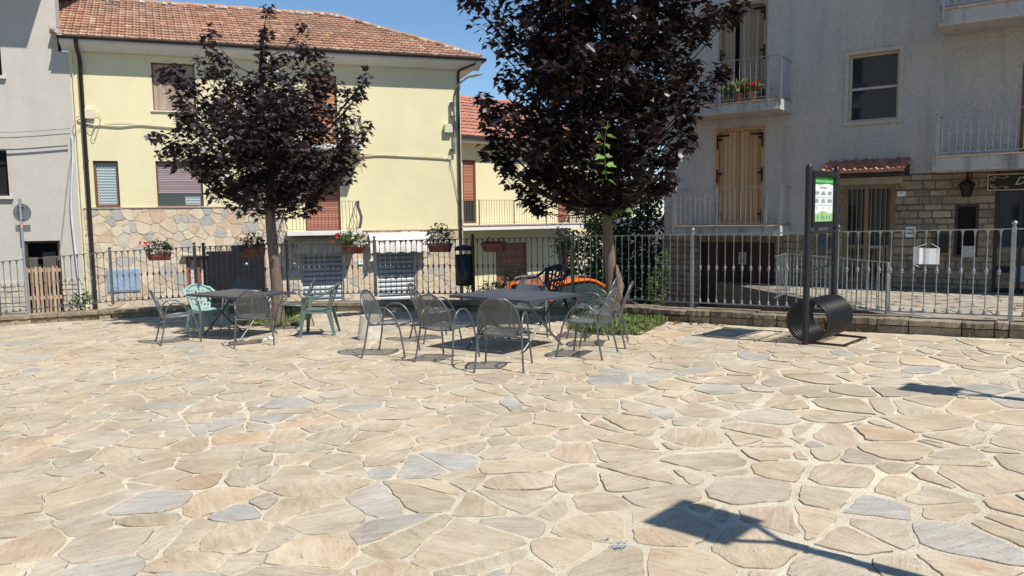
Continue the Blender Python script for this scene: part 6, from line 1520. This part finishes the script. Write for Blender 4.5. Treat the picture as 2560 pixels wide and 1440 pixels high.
# ------------------------------------------------------------------ orange car on the street below
def car():
    pc = dep(1412, 740, 18.7); hd = R(47); o = thing('parked_car', 'bright orange hatchback with silver roof rails parked on the lower street', 'car', (pc[0] + 0.0, pc[1], -1.38), hd)
    OR = mat('orange_car_paint', (.80, .17, .015), .22, 0, .6, .03, 2); BK = mat('black_trim', (.02, .02, .02), .5); X0 = -1.55
    st = [(0, .70, .62, .35), (.04, .80, .90, .28), (.3, .86, .98, .22), (1.2, .88, 1.0, .2), (2.7, .87, 1.03, .2), (3.3, .84, .96, .22), (3.75, .76, .84, .26), (3.88, .64, .66, .34)]
    m = MB(); vs = []
    for x, w_, zt_, zb_ in st:
        w2 = w_; sec = [(-w2 * .95, zb_), (-w2, zb_ + .12), (-w2, zt_ - .22), (-w2 * .97, zt_ - .06), (-w2 * .88, zt_), (0, zt_ + .02), (w2 * .88, zt_), (w2 * .97, zt_ - .06), (w2, zt_ - .22), (w2, zb_ + .12), (w2 * .95, zb_)]
        vs += [(X0 + x, a, b) for a, b in sec]
    k = 11; fs = [(i * k + j, i * k + (j + 1) % k, (i + 1) * k + (j + 1) % k, (i + 1) * k + j) for i in range(len(st) - 1) for j in range(k)] + [tuple(range(k)), tuple(range(len(vs) - 1, len(vs) - k - 1, -1))]
    m.add(vs, [f[::-1] for f in fs], 0, .5, True); m.build('body', OR, o)
    cb = [(.10, .76, .97), (.42, .80, .98), (2.05, .80, 1.0), (2.72, .76, 1.02)]; cr = [(.30, .60, 1.50), (.55, .62, 1.55), (1.60, .61, 1.57), (2.02, .58, 1.49)]
    m = MB(); vs = [(X0 + x, s_ * y, z) for x, y, z in cb for s_ in (-1, 1)] + [(X0 + x, s_ * y, z) for x, y, z in cr for s_ in (-1, 1)]
    fs = []
    for i in range(3): fs += [(2 * i, 2 * i + 2, 10 + 2 * i, 8 + 2 * i), (2 * i + 1, 9 + 2 * i, 11 + 2 * i, 2 * i + 3), (8 + 2 * i, 10 + 2 * i, 11 + 2 * i, 9 + 2 * i)]
    fs += [(0, 8, 9, 1), (6, 7, 15, 14)]; m.add(vs, fs, 0, .5); m.build('glasshouse', mat_glass('car_glass', (.03, .05, .045)), o)
    m = MB(); vs = []; rf = [(.22, .58, 1.50), (.40, .63, 1.56), (1.0, .64, 1.61), (1.6, .63, 1.60), (2.04, .585, 1.51)]
    for x, y, z in rf:
        for u in (-1, -.9, -.5, 0, .5, .9, 1): vs.append((X0 + x, u * y, z + .035 * (1 - u * u) - (.05 if abs(u) == 1 else 0)))
    m.add(vs, [(i * 7 + j, i * 7 + 7 + j, i * 7 + 8 + j, i * 7 + 1 + j) for i in range(4) for j in range(6)], 0, .5, True); m.build('roof', OR, o)
    m = MB()
    for s_ in (-1, 1):
        m.tube([(X0 + .30, s_ * .61, 1.50), (X0 + .10, s_ * .77, .96)], .075, 8); m.tube(smooth_path([(X0 + 2.0, s_ * .59, 1.51), (X0 + 2.4, s_ * .68, 1.30), (X0 + 2.76, s_ * .77, 1.0)], 4), .045, 8)
        m.tube([(X0 + .25, s_ * .62, 1.505), (X0 + 1.0, s_ * .655, 1.575), (X0 + 1.65, s_ * .645, 1.57), (X0 + 2.03, s_ * .60, 1.50)], .04, 8)
    m.build('pillars', OR, o); m = MB()
    for s_ in (-1, 1): m.tube([(X0 + 1.02, s_ * .645, 1.53), (X0 + 1.05, s_ * .81, 1.0)], .035, 6)
    m.build('centre_pillars', BK, o)
    for s_ in (-1, 1):
        m = MB(); m.tube(smooth_path([(X0 + .35, s_ * .56, 1.58), (X0 + .45, s_ * .56, 1.66), (X0 + 1.55, s_ * .56, 1.68), (X0 + 1.7, s_ * .55, 1.60)], 5), .018, 6); m.build('roof_rail', GALV, o)
        m = MB(); m.bev(X0 - .02, X0 + .10, s_ * .74 - .07, s_ * .74 + .07, .68, .92, .02); m.build('tail_light', mat('red_lens', (.35, .01, .01), .2), o)
        m = MB(); m.bev(X0 + 2.42, X0 + 2.52, s_ * .96 - .09, s_ * .96 + .09, 1.02, 1.16, .03); m.build('wing_mirror', OR, o)
        for x in (.62, 3.1):
            wv = thing('wheel', None, None, (X0 + x, s_ * .78, .31)); wv.parent = o
            wv.rotation_euler = (R(90), 0, 0); m = MB(); m.lathe([(.19, -.09), (.30, -.09), (.315, -.05), (.315, .05), (.30, .09), (.19, .09)], n=24); m.build('tyre', BK, wv); m = MB(); m.lathe([(0, -.05), (.19, -.07), (.19, .07), (0, .05)], n=16); m.build('rim', GALV, wv)
    MB().bev(X0 - .015, X0 + .02, -.26, .26, .52, .63, .004).build('number_plate', WE, o)
car()
# paint marks on one paving stone
m = MB(); BLU = mat('blue_paint_mark', (.16, .27, .42), .8, 0, .2, .3, 20)
rgp = random.Random(12)
for k in range(26):
    cx_, cy_ = rgp.choice(((1512, 1345), (1532, 1368), (1545, 1370), (1558, 1362), (1562, 1370))); px = cx_ + rgp.uniform(-9, 9); py = cy_ + rgp.uniform(-6, 6); l = rgp.uniform(.012, .035); a = rgp.uniform(.2, 1.2)
    q = gnd(px, py); n = 8; m.add([(q[0] + math.cos(t) * l * .5 * math.cos(a) - math.sin(t) * .004 * math.sin(a), q[1] + math.cos(t) * l * .5 * math.sin(a) + math.sin(t) * .004 * math.cos(a), G(q[0], q[1]) + .011) for t in np.linspace(0, 2 * math.pi, n + 1)[:-1]], [tuple(range(n))], 0, .5)
tag(m.build('paint_marks', BLU), 'small blue paint marks on a paving stone in the foreground', 'paint mark')

# ------------------------------------------------------------------ scrollwork on the dark fence beside the left tree
sc_ = [o for o in bpy.data.objects if o.name.startswith('iron_fence')][0]
for px, sg in ((548, 1), (575, -1)):
    p, z, an = fpt(px); ex = (math.cos(an), math.sin(an), 0)
    m = MB(); m.tube(spiral((p[0], p[1], z - .075), .055, 1.4, tuple(sg * q for q in ex), (0, 0, 1)), .008, 5); m.build('scroll', IRON, sc_)
for px in (508, 716):
    p, z, an = fpt(px); m = MB(); m.tube([(p[0], p[1], z - 1.15), (p[0], p[1], z - .02)], .030, 8); m.lathe([(.03, -.02), (.018, .0), (.034, .03), (.04, .05), (.03, .075), (0, .09)], (p[0], p[1], z), 10); m.build('gate_post', BLACKM, sc_)

# ------------------------------------------------------------------ the house across the square, behind the camera to the left (seen only in the window panes)
K = Fr(-9.0, -16.5, 0, 135)
kh = thing('house', 'tall cream house with red tiled roof across the square, reflected in the apartment window', 'house', (-14.5, -10.5, -.4), R(135))
WD = 26; m = MB(); hs = []
for f in range(4):
    for i in range(8): hs.append((-WD / 2 + 1.3 + i * 3.1, -WD / 2 + 2.4 + i * 3.1, 1.0 + f * 3.0, 2.5 + f * 3.0))
wall(m, -WD / 2, WD / 2, 0, 13.4, hs, 0, .2); wl_ = m.build('wall', GREYP, kh)
m = MB(); m.box(-WD / 2, WD / 2, .5, 8, 0, 13.3, 0, .5); m.build('inner_wall', DARKR, kh)
m = MB(); m.add([(-WD / 2 - .5, -.8, 13.35), (WD / 2 + .5, -.8, 13.35), (WD / 2 + .5, 4.2, 16.4), (-WD / 2 - .5, 4.2, 16.4), (-WD / 2 - .5, 9, 13.35), (WD / 2 + .5, 9, 13.35)], [(0, 1, 2, 3), (3, 2, 5, 4), (0, 3, 4), (1, 5, 2)], 0, .5); m.build('roof', TILER, kh)
kh.rotation_euler = (0, 0, R(135))
# dry weeds and grit in the angle below the kerb
rg = np.random.default_rng(77); pos = []
for i in range(len(KF) - 1):
    L = np.linalg.norm(KF[i + 1] - KF[i])
    for _ in range(int(L * 7)):
        if KF[i][0] < -12: continue
        u = rg.random(); c = KF[i] + (KF[i + 1] - KF[i]) * u
        if mnoise.noise(Vector((c[0] * 1.4, c[1] * 1.4, 9))) < .05: continue
        for __ in range(6): q = c + rg.normal(size=2) * [.05, .03] + [0, -.05]; pos.append((q[0], q[1], G(*q)))
pos = np.array(pos); n = len(pos); t = rg.normal(size=(n, 3)) * .55 + [0, 0, .8]
o = leaves('kerb_weeds', pos, np.cross(t, rg.normal(size=(n, 3))), t, rg.uniform(.03, .10, n), mat_leaf('dry_weed', (.14, .12, .05), (.30, .26, .12), (.25, .22, .08), .7, .2, .25), None, 'blade')
o['kind'] = 'stuff'; o['label'] = 'thin dry weeds along the foot of the kerb wall'; o['category'] = 'weeds'
